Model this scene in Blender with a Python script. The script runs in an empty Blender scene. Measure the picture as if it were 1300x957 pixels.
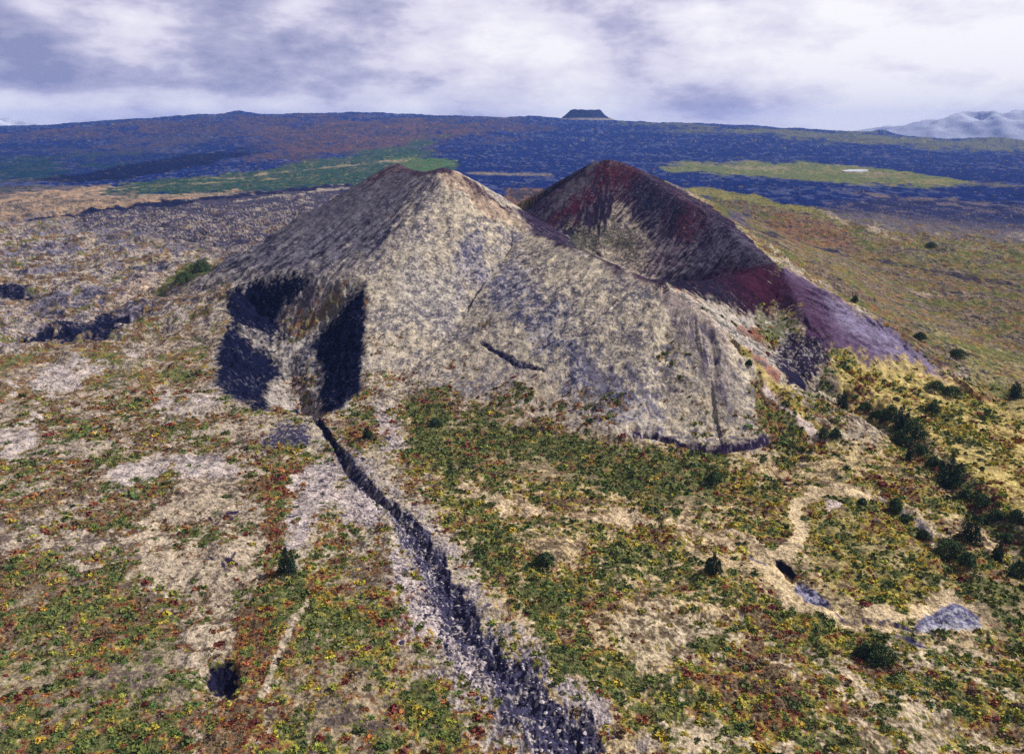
import bpy, math, random
import numpy as np

f32 = np.float32
RNG = np.random.default_rng(11)
random.seed(5)

# ----------------------------------------------------------------------------
# scene, camera
# ----------------------------------------------------------------------------
scene = bpy.context.scene
COL = scene.collection
CAM_H = 200.0
FOC = 1020.0                       # focal length in photo pixels (1300 wide)
PITCH = math.atan((478.5 - 172.0) / FOC)
SP, CP = math.sin(PITCH), math.cos(PITCH)

cam_data = bpy.data.cameras.new('camera')
cam = bpy.data.objects.new('camera', cam_data)
COL.objects.link(cam)
cam.location = (0, 0, CAM_H)
cam.rotation_euler = (math.pi / 2 - PITCH, 0, 0)
cam_data.sensor_width = 36.0
cam_data.lens = 36.0 * FOC / 1300.0
cam_data.clip_start = 1.0
cam_data.clip_end = 200000.0
scene.camera = cam

# ----------------------------------------------------------------------------
# noise
# ----------------------------------------------------------------------------
def _hash(ix, iy, seed):
    h = (ix.astype(np.uint32) * np.uint32(374761393) + iy.astype(np.uint32) * np.uint32(668265263)
         + np.uint32((seed * 1442695041) & 0xFFFFFFFF))
    h = (h ^ (h >> np.uint32(13))) * np.uint32(1274126177)
    return h ^ (h >> np.uint32(16))

_ang = np.linspace(0, 2 * np.pi, 256, endpoint=False)
_GX, _GY = np.cos(_ang).astype(f32), np.sin(_ang).astype(f32)

def perlin(x, y, seed=0):
    x = np.asarray(x, dtype=f32); y = np.asarray(y, dtype=f32)
    xf = np.floor(x); yf = np.floor(y)
    ix = xf.astype(np.int64); iy = yf.astype(np.int64)
    fx = x - xf; fy = y - yf
    u = fx * fx * fx * (fx * (fx * 6 - 15) + 10)
    v = fy * fy * fy * (fy * (fy * 6 - 15) + 10)
    def g(dx, dy):
        h = (_hash(ix + dx, iy + dy, seed) & np.uint32(255)).astype(np.int32)
        return _GX[h] * (fx - dx) + _GY[h] * (fy - dy)
    a = g(0, 0); b = g(1, 0); a = a + u * (b - a)
    c = g(0, 1); d = g(1, 1); c = c + u * (d - c)
    return a + v * (c - a)

def fbm(x, y, octs=4, seed=0, gain=0.5, lac=2.03):
    out = np.zeros(np.shape(x), f32); amp = 1.0; tot = 0.0
    c, s = f32(0.8), f32(0.6)
    for o in range(octs):
        out += f32(amp) * perlin(x, y, seed + o * 17)
        tot += amp * amp
        amp *= gain
        x, y = (c * x - s * y) * f32(lac) + f32(7.3), (s * x + c * y) * f32(lac) + f32(3.1)
    return out / f32(0.27 * math.sqrt(tot))       # about unit standard deviation

def uni(n):                                         # unit-normal noise to 0..1
    return 1.0 / (1.0 + np.exp(-1.7 * n))

def sstep(a, b, x):
    t = np.clip((x - a) / (b - a), 0, 1)
    return t * t * (3 - 2 * t)

def smax(a, b, k):
    h = np.maximum(k - np.abs(a - b), 0) / k
    return np.maximum(a, b) + h * h * k * 0.25

# ----------------------------------------------------------------------------
# large shapes of the land
# ----------------------------------------------------------------------------
SKY_PX = np.array([-700, -300, 0, 60, 150, 250, 300, 450, 600, 700, 800, 900, 1000, 1100, 1200, 1300, 1600, 2000], float)
SKY_PY = np.array([168, 166, 165, 163, 158, 152, 150, 149, 151, 154, 157, 160, 165, 171, 178, 182, 184, 184], float)
R_SKY = 11000.0

def skyline(az):
    px = 650 + FOC * np.tan(np.clip(az, -1.0, 1.0))
    py = np.interp(px, SKY_PX, SKY_PY)
    return CAM_H + (172 - py) / FOC * R_SKY * 1.0

def bump(X, Y, cx, cy, rx, ry, h):
    return h * np.exp(-(((X - cx) / rx) ** 2 + ((Y - cy) / ry) ** 2))

def base_height(X, Y):
    r = np.hypot(X, Y); az = np.arctan2(X, np.maximum(Y, 1e-3)) * (Y > 0)
    side = sstep(-350, 150, X)
    b = (42 - 16 * side) * sstep(560, 1250, Y) + 18 * sstep(1300, 2300, r)
    s = sstep(2300, R_SKY, r) ** 1.25
    z = b * (1 - s) + skyline(az) * s
    fall = sstep(R_SKY, 16500, r)
    z = z * (1 - fall) - 60 * fall
    z = z + bump(X, Y, 480, 1500, 330, 330, 34)             # old lobe behind the far rim
    z = z + bump(X, Y, 300, 480, 90, 150, 6)                # swell in the right foreground
    return z

# crests: (x, y, z) along each rim and the slope on its left and right hand side
CRESTS = [
    # summit and near rim, running down towards the camera's right
    dict(p=[(-145, 1050, 162), (-108, 1000, 158), (-70, 980, 160.5), (-9, 920, 119), (30, 850, 100),
            (67, 765, 94), (103, 705, 85), (125, 665, 80), (154, 620, 64), (182, 580, 43), (206, 540, 24), (216, 515, 8)],
         sl=0.62, sr=0.50),
    # low back rim from the summit to the far peak
    dict(p=[(-145, 1050, 162), (-66, 1140, 122), (10, 1165, 98), (40, 1165, 104), (90, 1155, 140), (131, 1150, 164)], sl=0.5, sr=0.55),
    # far rim, from the far peak to the end of the purple spur
    dict(p=[(118, 1150, 164), (150, 1140, 163), (185, 1070, 142), (208, 1005, 124), (232, 940, 106), (245, 890, 96),
            (258, 780, 74), (254, 700, 59), (243, 655, 46), (236, 625, 34)], sl=0.42, sr=0.66),
    dict(p=[(258, 780, 74), (300, 735, 52), (330, 690, 36), (352, 640, 20)], sl=0.33, sr=0.33),
    # low rim that closes the crater on the right
    dict(p=[(126, 668, 79.5), (165, 703, 77), (208, 742, 75.5), (258, 780, 75)], sl=0.5, sr=0.60),
    # crater and valley floor
    dict(p=[(60, 975, 60), (130, 870, 46), (196, 735, 35), (216, 640, 24), (222, 590, 14)], sl=0.22, sr=0.22),
]

def _curve(p, seed, sub=3):
    """round a surveyed rim through its points and make it a little uneven"""
    g = np.random.default_rng(seed); p = [np.array(q, float) for q in p]; out = []
    for i in range(len(p) - 1):
        a, b, c, d = p[max(i - 1, 0)], p[i], p[i + 1], p[min(i + 2, len(p) - 1)]
        for k in range(sub):
            t = k / sub
            q = .5 * (2 * b + (c - a) * t + (2 * a - 5 * b + 4 * c - d) * t * t + (3 * b - a - 3 * c + d) * t ** 3)
            if k: q = q + g.normal(0, 1, 3) * (1.6, 1.6, .7)
            out.append(q)
    return out + [p[-1]]
for _i, _c in enumerate(CRESTS): _c['q'] = _curve(_c['p'], 60 + _i)

def tents(Xa, Ya, want=False):
    Xa = np.asarray(Xa); Ya = np.asarray(Ya); shp = Xa.shape
    sel = np.nonzero(((Xa > -620) & (Xa < 620) & (Ya > 330) & (Ya < 1560)).ravel())[0]
    X = Xa.ravel()[sel].astype(f32); Y = Ya.ravel()[sel].astype(f32); n = X.size
    total = None
    best = np.full(n, -1e6, f32)
    S = np.zeros(n, f32); Dd = np.zeros(n, f32); W = np.zeros(n, np.int8)
    for ci, c in enumerate(CRESTS):
        run = 0.0; cz = np.full(n, -1e6, f32)
        for a, b in zip(c['q'][:-1], c['q'][1:]):
            ex, ey = float(b[0] - a[0]), float(b[1] - a[1]); L = math.hypot(ex, ey)
            t = np.clip(((X - f32(a[0])) * f32(ex / (L * L)) + (Y - f32(a[1])) * f32(ey / (L * L))), 0, 1)
            qx = X - f32(a[0]) - t * f32(ex); qy = Y - f32(a[1]) - t * f32(ey)
            d = np.sqrt(qx * qx + qy * qy)
            left = (f32(ex) * qy - f32(ey) * qx) > 0
            sl = np.where(left, f32(c['sl']), f32(c['sr']))
            sl = sl * (1 + f32(.26) * sstep(.72, .97, (f32(-.97) * qx + f32(.24) * qy) / np.maximum(d, f32(1e-3))))
            z = f32(a[2]) + t * f32(b[2] - a[2]) - sl * (np.sqrt(d * d + f32(c.get('rd', 6.0) ** 2)) - f32(c.get('rd', 6.0)))
            cz = np.maximum(cz, z)
            if want:
                m = z > best
                best = np.where(m, z, best)
                S = np.where(m, f32(run) + t * f32(L) + f32(60) * np.arctan2(qy, qx) + f32(ci * 700), S)
                Dd = np.where(m, d, Dd); W = np.where(m, np.int8(ci), W)
            run += L
        total = cz if total is None else smax(total, cz, f32(15.0))
    def full(v, fill, dt=f32):
        o = np.full(Xa.size, fill, dt); o[sel] = v; return o.reshape(shp)
    T = full(total, -1e6)
    return (T, full(S, 0), full(Dd, 0), full(W, 0, np.int8)) if want else T

def h_macro(X, Y):
    return smax(tents(X, Y), base_height(X, Y), 26.0)

CONE_ONLY = [False]
def pixel_to_ground(pts, hfun=h_macro):
    """ground points that the photograph shows at these measured spots (used once, to survey the place)"""
    pts = np.asarray(pts, float)
    u = (pts[:, 0] - 650) / FOC; v = (478.5 - pts[:, 1]) / FOC
    dx, dy, dz = u, CP + v * SP, -SP + v * CP
    n = np.hypot(dx, dy); dx, dy, dz = dx / n, dy / n, dz / n
    rr = np.concatenate([np.arange(120, 1600, 4.0), 1600 * 1.006 ** np.arange(0, 560)])
    R = rr[None, :]
    Z = CAM_H + dz[:, None] * R
    Hh = hfun((dx[:, None] * R).ravel(), (dy[:, None] * R).ravel()).reshape(Z.shape)
    under = Z < Hh
    k = np.where(under.any(1), under.argmax(1), -1)
    out = []
    if CONE_ONLY[0]:
        m = (rr > 430) & (rr < 1290)
        Xs, Ys = dx[:, None] * rr[m], dy[:, None] * rr[m]
        on = (tents(Xs.ravel(), Ys.ravel()) > base_height(Xs.ravel(), Ys.ravel()) - 1).reshape(Xs.shape)
        gap = np.where(on, Hh[:, m] - Z[:, m], -1e9); gi = gap.argmax(1); rm_ = rr[m]
        for i in range(len(pts)):
            hit = rr[k[i]] if k[i] > 0 else 1e9
            off = True
            if hit < 5000:
                hx, hy = np.array([dx[i] * hit]), np.array([dy[i] * hit])
                off = bool(tents(hx, hy)[0] < base_height(hx, hy)[0] - 1)
            if off and gap[i, gi[i]] > -45 and gap[i, gi[i]] < 0 and hit > rm_[gi[i]] + 60:
                q = rm_[gi[i]] + 35
                out.append((dx[i] * q, dy[i] * q)); k[i] = -9
            else: out.append(None)
    for i in range(len(pts)):
        j = k[i]
        if j == -9: continue
        if j <= 0:
            rad = R_SKY * 0.96 if j < 0 else rr[0]
        else:
            a = Z[i, j - 1] - Hh[i, j - 1]; b = Hh[i, j] - Z[i, j]
            rad = rr[j - 1] + (rr[j] - rr[j - 1]) * a / max(a + b, 1e-6)
        if CONE_ONLY[0]: out[i] = (dx[i] * rad, dy[i] * rad)
        else: out.append((dx[i] * rad, dy[i] * rad))
    return np.array(out)

# ----------------------------------------------------------------------------
# the survey grid: fine in front, coarse behind
# ----------------------------------------------------------------------------
AZ0, AZ1, NAZ = math.radians(-43), math.radians(43), 1320
az_core = np.linspace(AZ0, AZ1, NAZ)
az_back = np.linspace(AZ1, 2 * math.pi + AZ0, 42)[1:-1]
AZ = np.concatenate([az_core, az_back])
rows = [1.0, 60.0, 110.0, 150.0]
while rows[-1] < 20000:
    r = rows[-1]
    if r < 190: st = 4.0
    elif r < 450: st = 0.9
    elif r < 1230: st = 1.2
    else: st = max(1.6, 0.30 * r * r / 160600.0)
    rows.append(r + min(st, 900))
RR = np.array(rows)
NR, NC = len(RR), len(AZ)
Rg, Ag = np.meshgrid(RR, AZ, indexing='ij')
X = (Rg * np.sin(Ag)).ravel().astype(f32); Y = (Rg * np.cos(Ag)).ravel().astype(f32)
R = Rg.ravel().astype(f32); A = Ag.ravel().astype(f32)
N = X.size
TT = (200.0 / R).astype(f32)

tent, S_, D_, W_ = tents(X, Y, True)
base = base_height(X, Y).astype(f32)
Z = smax(tent, base, 26.0).astype(f32)
cone_w = sstep(-3, 5, tent - base + 2).astype(f32)

# noise whose grain grows with distance, for ragged outlines
lr = np.log(R)
EDGE = (0.7 * fbm(A * 22, lr * 9, 3, 3) + 0.5 * fbm(A * 110, lr * 50, 2, 9)).astype(f32)

FINE = (.8 * fbm(X / 3.2, Y / 3.2, 2, 11) + .5 * fbm(X / 12, Y / 12, 2, 12)).astype(f32)
STREAK = fbm(S_ / 3.0, D_ / 34, 2, 13, gain=.6).astype(f32) + .6 * fbm(S_ / 11.0, D_ / 70, 2, 14).astype(f32)
# ---- signed distance helpers in a plane whose depth is foreshortened by k ----
def poly_sd(P, k):
    px, py = P[:, 0], P[:, 1] * k
    mg = 0.25 * max(np.ptp(px), np.ptp(py)) + 30
    yk = Y * f32(k)
    idx = np.nonzero((X > px.min() - mg) & (X < px.max() + mg) & (yk > py.min() - mg) & (yk < py.max() + mg))[0]
    x = X[idx]; y = yk[idx]
    d2 = np.full(x.shape, 1e12, f32); inside = np.zeros(x.shape, bool)
    n = len(px)
    for i in range(n):
        ax, ay, bx, by = px[i - 1], py[i - 1], px[i], py[i]
        ex, ey = bx - ax, by - ay; L2 = ex * ex + ey * ey + 1e-9
        t = np.clip(((x - ax) * ex + (y - ay) * ey) / L2, 0, 1)
        d2 = np.minimum(d2, (x - ax - t * ex) ** 2 + (y - ay - t * ey) ** 2)
        cr = (ay > y) != (by > y)
        if abs(by - ay) > 1e-9:
            inside ^= cr & (x < ax + (y - ay) * ex / (by - ay))
    d = np.sqrt(d2)
    return idx, np.where(inside, d, -d)

def line_d(P, k, mg):
    px, py = P[:, 0], P[:, 1] * k
    yk = Y * f32(k)
    idx = np.nonzero((X > px.min() - mg) & (X < px.max() + mg) & (yk > py.min() - mg) & (yk < py.max() + mg))[0]
    x = X[idx]; y = yk[idx]
    best = np.full(x.shape, 1e9, f32); tt = np.zeros(x.shape, f32)
    n = len(px) - 1
    for i in range(n):
        ax, ay = px[i], py[i]; ex, ey = px[i + 1] - ax, py[i + 1] - ay
        t = np.clip(((x - ax) * ex + (y - ay) * ey) / (ex * ex + ey * ey + 1e-9), 0, 1)
        d = np.hypot(x - ax - t * ex, y - ay - t * ey)
        m = d < best
        best = np.where(m, d, best); tt = np.where(m, (i + t), tt)
    return idx, best, tt

# ---- carved and raised forms -------------------------------------------------
GULLY = [(372, 478, 4), (385, 500, 7), (402, 530, 11), (425, 565, 12), (447, 600, 17), (498, 646, 25), (532, 694, 34),
         (553, 722, 44), (570, 770, 54), (590, 808, 64), (640, 862, 72), (720, 945, 84)]
PIT = [(288, 368), (330, 352), (395, 347), (440, 350), (466, 356), (462, 400), (461, 490), (436, 520), (405, 532), (380, 520),
       (345, 521), (290, 505), (270, 480), (276, 450), (284, 415)]

P = pixel_to_ground([g[:2] for g in GULLY]); gp_r = np.hypot(P[:, 0], P[:, 1])
gw = np.array([g[2] for g in GULLY]) * gp_r / FOC * 0.5
idx, d, tt = line_d(P, 1.0, 60)
wloc = np.interp(tt, np.arange(len(gw)), gw) * (1 + 0.32 * EDGE[idx])
GUL = np.zeros(N, f32); GUL[idx] = sstep(1.5, 1.0, d / np.maximum(wloc, 0.5))
GULB = np.zeros(N, f32); GULB[idx] = sstep(2.1, 1.2, d / np.maximum(wloc + 4, 0.5))
depth = np.interp(tt, np.arange(len(gw)), [1, 3, 5, 6, 5.5, 4.5, 3.8, 3.4, 3, 3, 3, 3])
Z[idx] -= depth * sstep(1.3, 0.1, d / np.maximum(wloc, 0.5))

PITP = pixel_to_ground(PIT)
idx, d = poly_sd(PITP, 1.0)
Z[idx] -= 24 * sstep(-3, 55, d + 2 * EDGE[idx])
PITW = np.zeros(N, f32); PITW[idx] = sstep(2, 14, d)
P = pixel_to_ground([(362, 432), (372, 460), (380, 490), (395, 520)])
idx, d, tt = line_d(P, 1.0, 60)
Z[idx] -= 7 * sstep(16, 0, d)

def trench(pts, half, dep, k=1.0):
    P = pixel_to_ground(pts); idx, d, tt = line_d(P, k, half * 4 + 10)
    w = half * (1 + 0.16 * EDGE[idx] + .10 * FINE[idx])
    Z[idx] -= dep * sstep(1.5, 0.1, d / np.maximum(w, 0.2))

trench([(806, 548), (835, 553), (870, 566), (910, 573), (955, 569), (985, 558)], 2.6, 3.0)
trench([(612, 437), (640, 452), (660, 464), (690, 468)], 1.6, 1.2)
trench([(20, 432), (60, 424), (110, 418), (140, 404), (172, 398)], 13, 5)
trench([(0, 373), (30, 372), (55, 374)], 16, 5)
trench([(277, 853), (284, 876)], 6.5, 5)
trench([(988, 712), (1005, 730)], 2.2, 4)
trench([(1005, 730), (1030, 755), (1055, 770)], 2.5, 1.6)
trench([(1062, 785), (1100, 788), (1140, 795), (1165, 802)], 1.0, 1.2)
trench([(1040, 490), (1090, 510), (1150, 552), (1190, 590), (1240, 640), (1300, 700)], 12, 6)
trench([(1130, 640), (1160, 665), (1200, 705), (1220, 735)], 6, 3.0)

# lumpy lava beyond the cone, growing coarser with distance
lava = sstep(900, 1500, R) * (1 - cone_w)
Z += lava * (2.2 * fbm(X / 60, Y / 60, 3, 21) + 1.2 * sstep(1400, 3000, R) * fbm(X / 160, Y / 160, 3, 22)
             + 8.0 * sstep(3000, 8000, R) * fbm(X / 500, Y / 500, 3, 23))
leftp = sstep(-180, -330, X) * sstep(560, 800, Y) * sstep(2400, 1500, Y)
hump = fbm(X / 55, Y / 26, 3, 31)
Z += leftp * 2.6 * hump
# gentle swells and small bumps nearby
near = sstep(1500, 700, R)
Z += near * (1 - 0.55 * cone_w) * (1.1 * fbm(X / 38, Y / 38, 3, 41) + (0.28 + .35 * sstep(700, 950, R)) * fbm(X / 6, Y / 6, 2, 42))
Z += sstep(700, 1000, R) * sstep(2600, 1500, R) * (1 - cone_w) * .7 * fbm(X / 14, Y / 14, 2, 49)
Z += near * cone_w * (0.35 * fbm(S_ / 9, D_ / 70, 2, 43) + 1.5 * fbm(S_ / 30, D_ / 160, 2, 45) + .5 * fbm(X / 9, Y / 9, 3, 46)) * sstep(4, 40, D_)
Z += PITW * (.55 * fbm(X / 10, Y / 10, 3, 47) + .25 * fbm(X / 3, Y / 3, 2, 48))
Z += near * GUL * (0.55 * fbm(X / 4.5, Y / 4.5, 3, 44))
# distant low hills on the skyline
for (px, py, rad, wx, h) in [(303, 152, 10500, 120, 36), (322, 153, 10550, 100, 22), (1120, 172, 10400, 130, 47), (1085, 174, 10400, 360, 15),
                             (1272, 182, 10300, 410, 60), (690, 152, 10800, 360, 34), (450, 150, 10800, 770, 26)]:
    u = (px - 650) / FOC; az = math.atan(u / (CP + (478.5 - py) / FOC * SP))
    Z += bump(X, Y, rad * math.sin(az), rad * math.cos(az), wx, wx * 1.4, h).astype(f32)

# height lookup on the finished sheet
Zg = Z.reshape(NR, NC)
def grid_index(x, y):
    r = np.hypot(x, y); az = np.arctan2(x, y)
    ri = np.interp(r, RR, np.arange(NR)); ci = (az - AZ0) / (AZ1 - AZ0) * (NAZ - 1)
    return ri, np.clip(ci, 0, NAZ - 1.001)
def h_final(x, y):
    ri, ci = grid_index(np.asarray(x, float), np.asarray(y, float))
    r0 = np.minimum(ri.astype(int), NR - 2); c0 = ci.astype(int); a = ri - r0; b = ci - c0
    return (Zg[r0, c0] * (1 - a) * (1 - b) + Zg[r0 + 1, c0] * a * (1 - b) + Zg[r0, c0 + 1] * (1 - a) * b + Zg[r0 + 1, c0 + 1] * a * b)
def grid_pick(arr, x, y):
    ri, ci = grid_index(x, y)
    return arr.reshape(NR, NC)[np.rint(ri).astype(int).clip(0, NR - 1), np.rint(ci).astype(int)]

# ----------------------------------------------------------------------------
# what covers the ground, zone by zone
# ----------------------------------------------------------------------------
G = np.empty((N, 3), f32); G[:] = (0.40, 0.335, 0.25)         # bare ground
Dk = np.empty((N, 3), f32); Dk[:] = (0.13, 0.10, 0.085)       # dark specks in it
MC = np.full(N, 0.30, f32)                                     # how many specks
CV = np.full(N, 0.45, f32)                                     # shrub cover
PAL = np.empty((N, 4), f32); PAL[:] = (0.42, 0.18, 0.22, 0.18) # green, yellow, red, brown
STK = np.zeros(N, f32)                                         # streaks that run down the slope

RDG = np.zeros(N, f32)                                         # dark cracks through pale stones
def put(idx, w, g=None, d=None, mc=None, cv=None, pal=None, stk=None, rdg=0.0):
    w = w.astype(f32); w1 = w[:, None]
    if g is not None: G[idx] += w1 * (np.array(g, f32) - G[idx])
    if d is not None: Dk[idx] += w1 * (np.array(d, f32) - Dk[idx])
    if mc is not None: MC[idx] += w * (mc - MC[idx])
    if cv is not None: CV[idx] += w * (cv - CV[idx])
    if pal is not None: PAL[idx] += w1 * (np.array(pal, f32) - PAL[idx])
    if stk is not None: STK[idx] += w * (stk - STK[idx])
    RDG[idx] += w * (rdg - RDG[idx])

def area(pts, soft=4, amp=7, op=1.0, cone=None, fe=0.0, se=0.0, **kw):
    P = pixel_to_ground(pts, h_final)
    rm = float(np.median(np.hypot(P[:, 0], P[:, 1]))); k = min(1.0, max(0.004, 200.0 / rm))
    idx, d = poly_sd(P, k)
    unit = R[idx] / FOC
    w = sstep(-soft, soft, d / unit + amp * EDGE[idx] + fe * FINE[idx] + se * STREAK[idx]) * op
    if cone is not None: w = w * np.where(cone, cone_w[idx], 1 - cone_w[idx])
    put(idx, w, **kw)

def line(pts, width, soft=2, amp=2, op=1.0, fe=0.0, **kw):
    P = pixel_to_ground(pts, h_final)
    rm = float(np.median(np.hypot(P[:, 0], P[:, 1]))); k = min(1.0, max(0.004, 200.0 / rm))
    ws = np.array(width if isinstance(width, (list, tuple)) else [width] * len(pts), float)
    idx, d, tt = line_d(P, k, float(ws.max()) * rm / FOC * 3 + 8)
    w = sstep(soft, -soft, d * FOC / R[idx] - np.interp(tt, np.arange(len(ws)), ws) / 2 + amp * EDGE[idx] + fe * FINE[idx]) * op
    put(idx, w, **kw)

ALL = np.arange(N)
LAVA = (0.006, 0.019, 0.115); LAVA_SP = (0.055, 0.070, 0.17)  # part of the blue of the far haze is put into these lava colours
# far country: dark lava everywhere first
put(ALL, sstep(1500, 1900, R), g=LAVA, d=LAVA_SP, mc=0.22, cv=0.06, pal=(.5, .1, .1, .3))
area([(-60, 172), (120, 160), (280, 151), (450, 149), (620, 152), (700, 157), (640, 172), (520, 186), (560, 200), (440, 206), (300, 200), (330, 185), (260, 170), (120, 178), (-60, 182)],
     3, 5, g=(.075, .052, .085), d=(.03, .032, .085), mc=.42, cv=.04)
area([(340, 165), (480, 158), (600, 160), (560, 178), (470, 192), (350, 190)], 5, 8, g=(.105, .060, .075), d=(.045, .04, .075), mc=.4, cv=.05)
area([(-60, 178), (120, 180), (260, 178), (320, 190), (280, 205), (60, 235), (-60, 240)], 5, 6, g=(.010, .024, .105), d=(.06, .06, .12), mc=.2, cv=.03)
area([(120, 182), (200, 172), (270, 178), (220, 188), (160, 190)], 4, 5, op=.8, g=(.08, .065, .10), d=(.02, .03, .08), mc=.4)
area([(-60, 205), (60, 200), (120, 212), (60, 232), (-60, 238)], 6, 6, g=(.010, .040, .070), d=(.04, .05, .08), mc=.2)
GREENP = dict(g=(.026, .064, .055), d=(.06, .075, .075), mc=.25, cv=.15, pal=(.8, .1, 0, .1))
area([(90, 247), (150, 233), (300, 219), (360, 210), (420, 200), (480, 190), (525, 179), (562, 177), (522, 191), (560, 199), (580, 207), (500, 222), (440, 235), (330, 243), (200, 251), (100, 252)], 3, 4, **GREENP)
area([(500, 201), (560, 198), (582, 206), (560, 213), (505, 213)], 1.5, 2, g=(.060, .12, .05), d=(.10, .12, .07), mc=.2)
for ln, w in [([(240, 228), (310, 227)], 2), ([(150, 241), (260, 233), (400, 224)], 2), ([(330, 220), (480, 206), (520, 203)], 1.6), ([(110, 250), (300, 246), (430, 237)], 2.2)]:
    line(ln, w, 1, 1.2, op=.8, g=(.33, .26, .17), d=(.12, .13, .07), mc=.2)
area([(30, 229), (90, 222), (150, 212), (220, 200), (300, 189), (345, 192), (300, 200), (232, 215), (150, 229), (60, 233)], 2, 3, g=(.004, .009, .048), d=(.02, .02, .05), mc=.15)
area([(-60, 242), (40, 236), (110, 234), (150, 236), (112, 246), (200, 250), (300, 245), (215, 262), (70, 280), (-60, 286)], 3, 5, g=(.34, .235, .16), d=(.13, .11, .10), mc=.4, cv=.1, pal=(.2, .1, .3, .4))
area([(-60, 225), (60, 234), (110, 236), (90, 243), (-60, 250)], 3, 4, g=(.12, .10, .12), d=(.05, .06, .07), mc=.4)
# rough lava apron left of the cone
area([(62, 281), (115, 268), (200, 258), (320, 247), (440, 234), (472, 226), (500, 224), (470, 245), (400, 285), (330, 325), (230, 312), (120, 296)], 3, 5,
     g=(.055, .05, .085), d=(.32, .27, .23), mc=.33, cv=.12, pal=(.2, .1, .4, .3))
line([(40, 281), (110, 269), (200, 259), (320, 248), (440, 235), (470, 228)], [3, 8, 9, 8, 7, 4], 1.5, 3, g=(.013, .016, .05), d=(.03, .03, .06), mc=.15, cv=0)
# lava and meadow behind and to the right of the cone
line([(592, 219.5), (640, 221), (700, 222)], 2.5, 1, 1, op=.8, g=(.24, .20, .14), d=(.06, .06, .08), mc=.3)
area([(596, 236), (640, 242), (690, 240), (720, 236), (690, 262), (640, 262)], 3, 5, g=(.17, .10, .07), d=(.05, .04, .06), mc=.45)
area([(836, 211), (870, 208), (960, 206), (1040, 209), (1110, 213), (1170, 221), (1250, 233), (1180, 237), (1090, 233), (1000, 227), (900, 221), (846, 217)], 2.0, 2,
     g=(.125, .15, .065), d=(.22, .19, .09), mc=.25, cv=.12, pal=(.8, .2, 0, 0))
area([(1105, 219), (1140, 220), (1150, 226), (1110, 227)], 2, 2, g=(.34, .23, .17), d=(.15, .13, .08), mc=.25)
line([(930, 214), (1000, 213)], 2, 1, 1, op=.6, g=(.3, .24, .16))
line([(1230, 234), (1310, 236)], 3, 1, 1, op=.7, g=(.16, .14, .10))
area([(780, 157), (900, 160), (1000, 165), (1100, 170), (1200, 178), (1330, 183), (1330, 191), (1180, 187), (1050, 178), (900, 166)], 1.5, 2, g=(.115, .12, .085), d=(.06, .07, .08), mc=.25)
area([(870, 246), (900, 238), (1100, 290), (1330, 322), (1330, 262), (1100, 245), (850, 232)], 5, 6, op=.75, g=(.028, .032, .085), d=(.15, .115, .12), mc=.30, cv=.12, pal=(.3, .1, .3, .3))
PLAIN = dict(g=(.19, .145, .10), d=(.055, .048, .06), mc=.42, cv=.52, pal=(.50, .08, .18, .24))
area([(890, 252), (905, 241), (960, 249), (1022, 264), (1072, 287), (1130, 299), (1200, 303), (1350, 312), (1350, 520), (1200, 480), (1075, 380), (1010, 335), (935, 282)], 3, 5, **PLAIN)
area([(872, 240), (905, 239), (960, 248), (1022, 263), (1060, 280), (1000, 266), (940, 254), (890, 249)], 2, 2, g=(.20, .18, .07), d=(.10, .11, .05), mc=.3, cv=.4, pal=(.6, .3, 0, .1))
area([(900, 254), (935, 257), (945, 275), (930, 280), (905, 266)], 4, 5, g=(.07, .075, .04), cv=.7, pal=(.8, 0, .1, .1))
area([(925, 272), (950, 262), (955, 280), (935, 290)], 3, 4, g=(.05, .05, .085), d=(.2, .15, .15), mc=.2, cv=.1)
area([(985, 268), (1060, 290), (1090, 310), (1000, 300), (950, 282)], 6, 6, op=.7, g=(.19, .10, .075), cv=.5, pal=(.1, .05, .5, .35))
line([(950, 290), (985, 298), (1015, 306), (1060, 318)], 5, 1.5, 2, g=(.025, .025, .045), d=(.1, .07, .06), mc=.2, cv=.2)
line([(1120, 334), (1180, 343), (1240, 355), (1330, 368)], 2.6, 1, 1.6, g=(.05, .04, .05), cv=.2)
line([(1160, 372), (1195, 373), (1225, 372), (1250, 378)], 3, 1.2, 1.5, op=.85, g=(.36, .27, .19), cv=.1)
line([(1180, 312), (1225, 314), (1300, 320)], 4, 2, 3, op=.7, g=(.30, .25, .13), cv=.3)
area([(1120, 315), (1330, 315), (1330, 350), (1200, 340)], 8, 8, op=.6, g=(.16, .15, .09), cv=.6, pal=(.7, .1, .05, .15))
# left plain between the lava and the foreground
area([(-80, 285), (60, 284), (120, 296), (240, 310), (335, 325), (400, 345), (330, 352), (285, 366), (280, 410), (200, 420), (80, 450), (-80, 460)], 5, 8,
     g=(.40, .335, .285), d=(.10, .09, .12), mc=.42, cv=.42, pal=(.28, .08, .26, .38))
for ln, w in [([(0, 300), (90, 292), (200, 300)], 5), ([(0, 322), (120, 315), (240, 318)], 5), ([(20, 350), (120, 338), (210, 342)], 4), ([(40, 390), (130, 372)], 5), ([(60, 312), (160, 305)], 4), ([(180, 330), (300, 326)], 4), ([(10, 400), (90, 392)], 5)]:
    line(ln, w, 2, 4, op=.8, g=(.14, .13, .19), d=(.05, .05, .08), mc=.4, cv=.1)
line([(150, 345), (180, 335), (210, 325)], 5, 2, 2, g=(.44, .34, .20), cv=.1)
area([(140, 358), (190, 352), (210, 362), (170, 372)], 4, 4, g=(.46, .34, .25), cv=.1)
area([(205, 355), (240, 335), (262, 328), (272, 345), (240, 362), (210, 366)], 3, 5, cv=.95, g=(.07, .07, .04), pal=(.95, 0, 0, .05))
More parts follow.
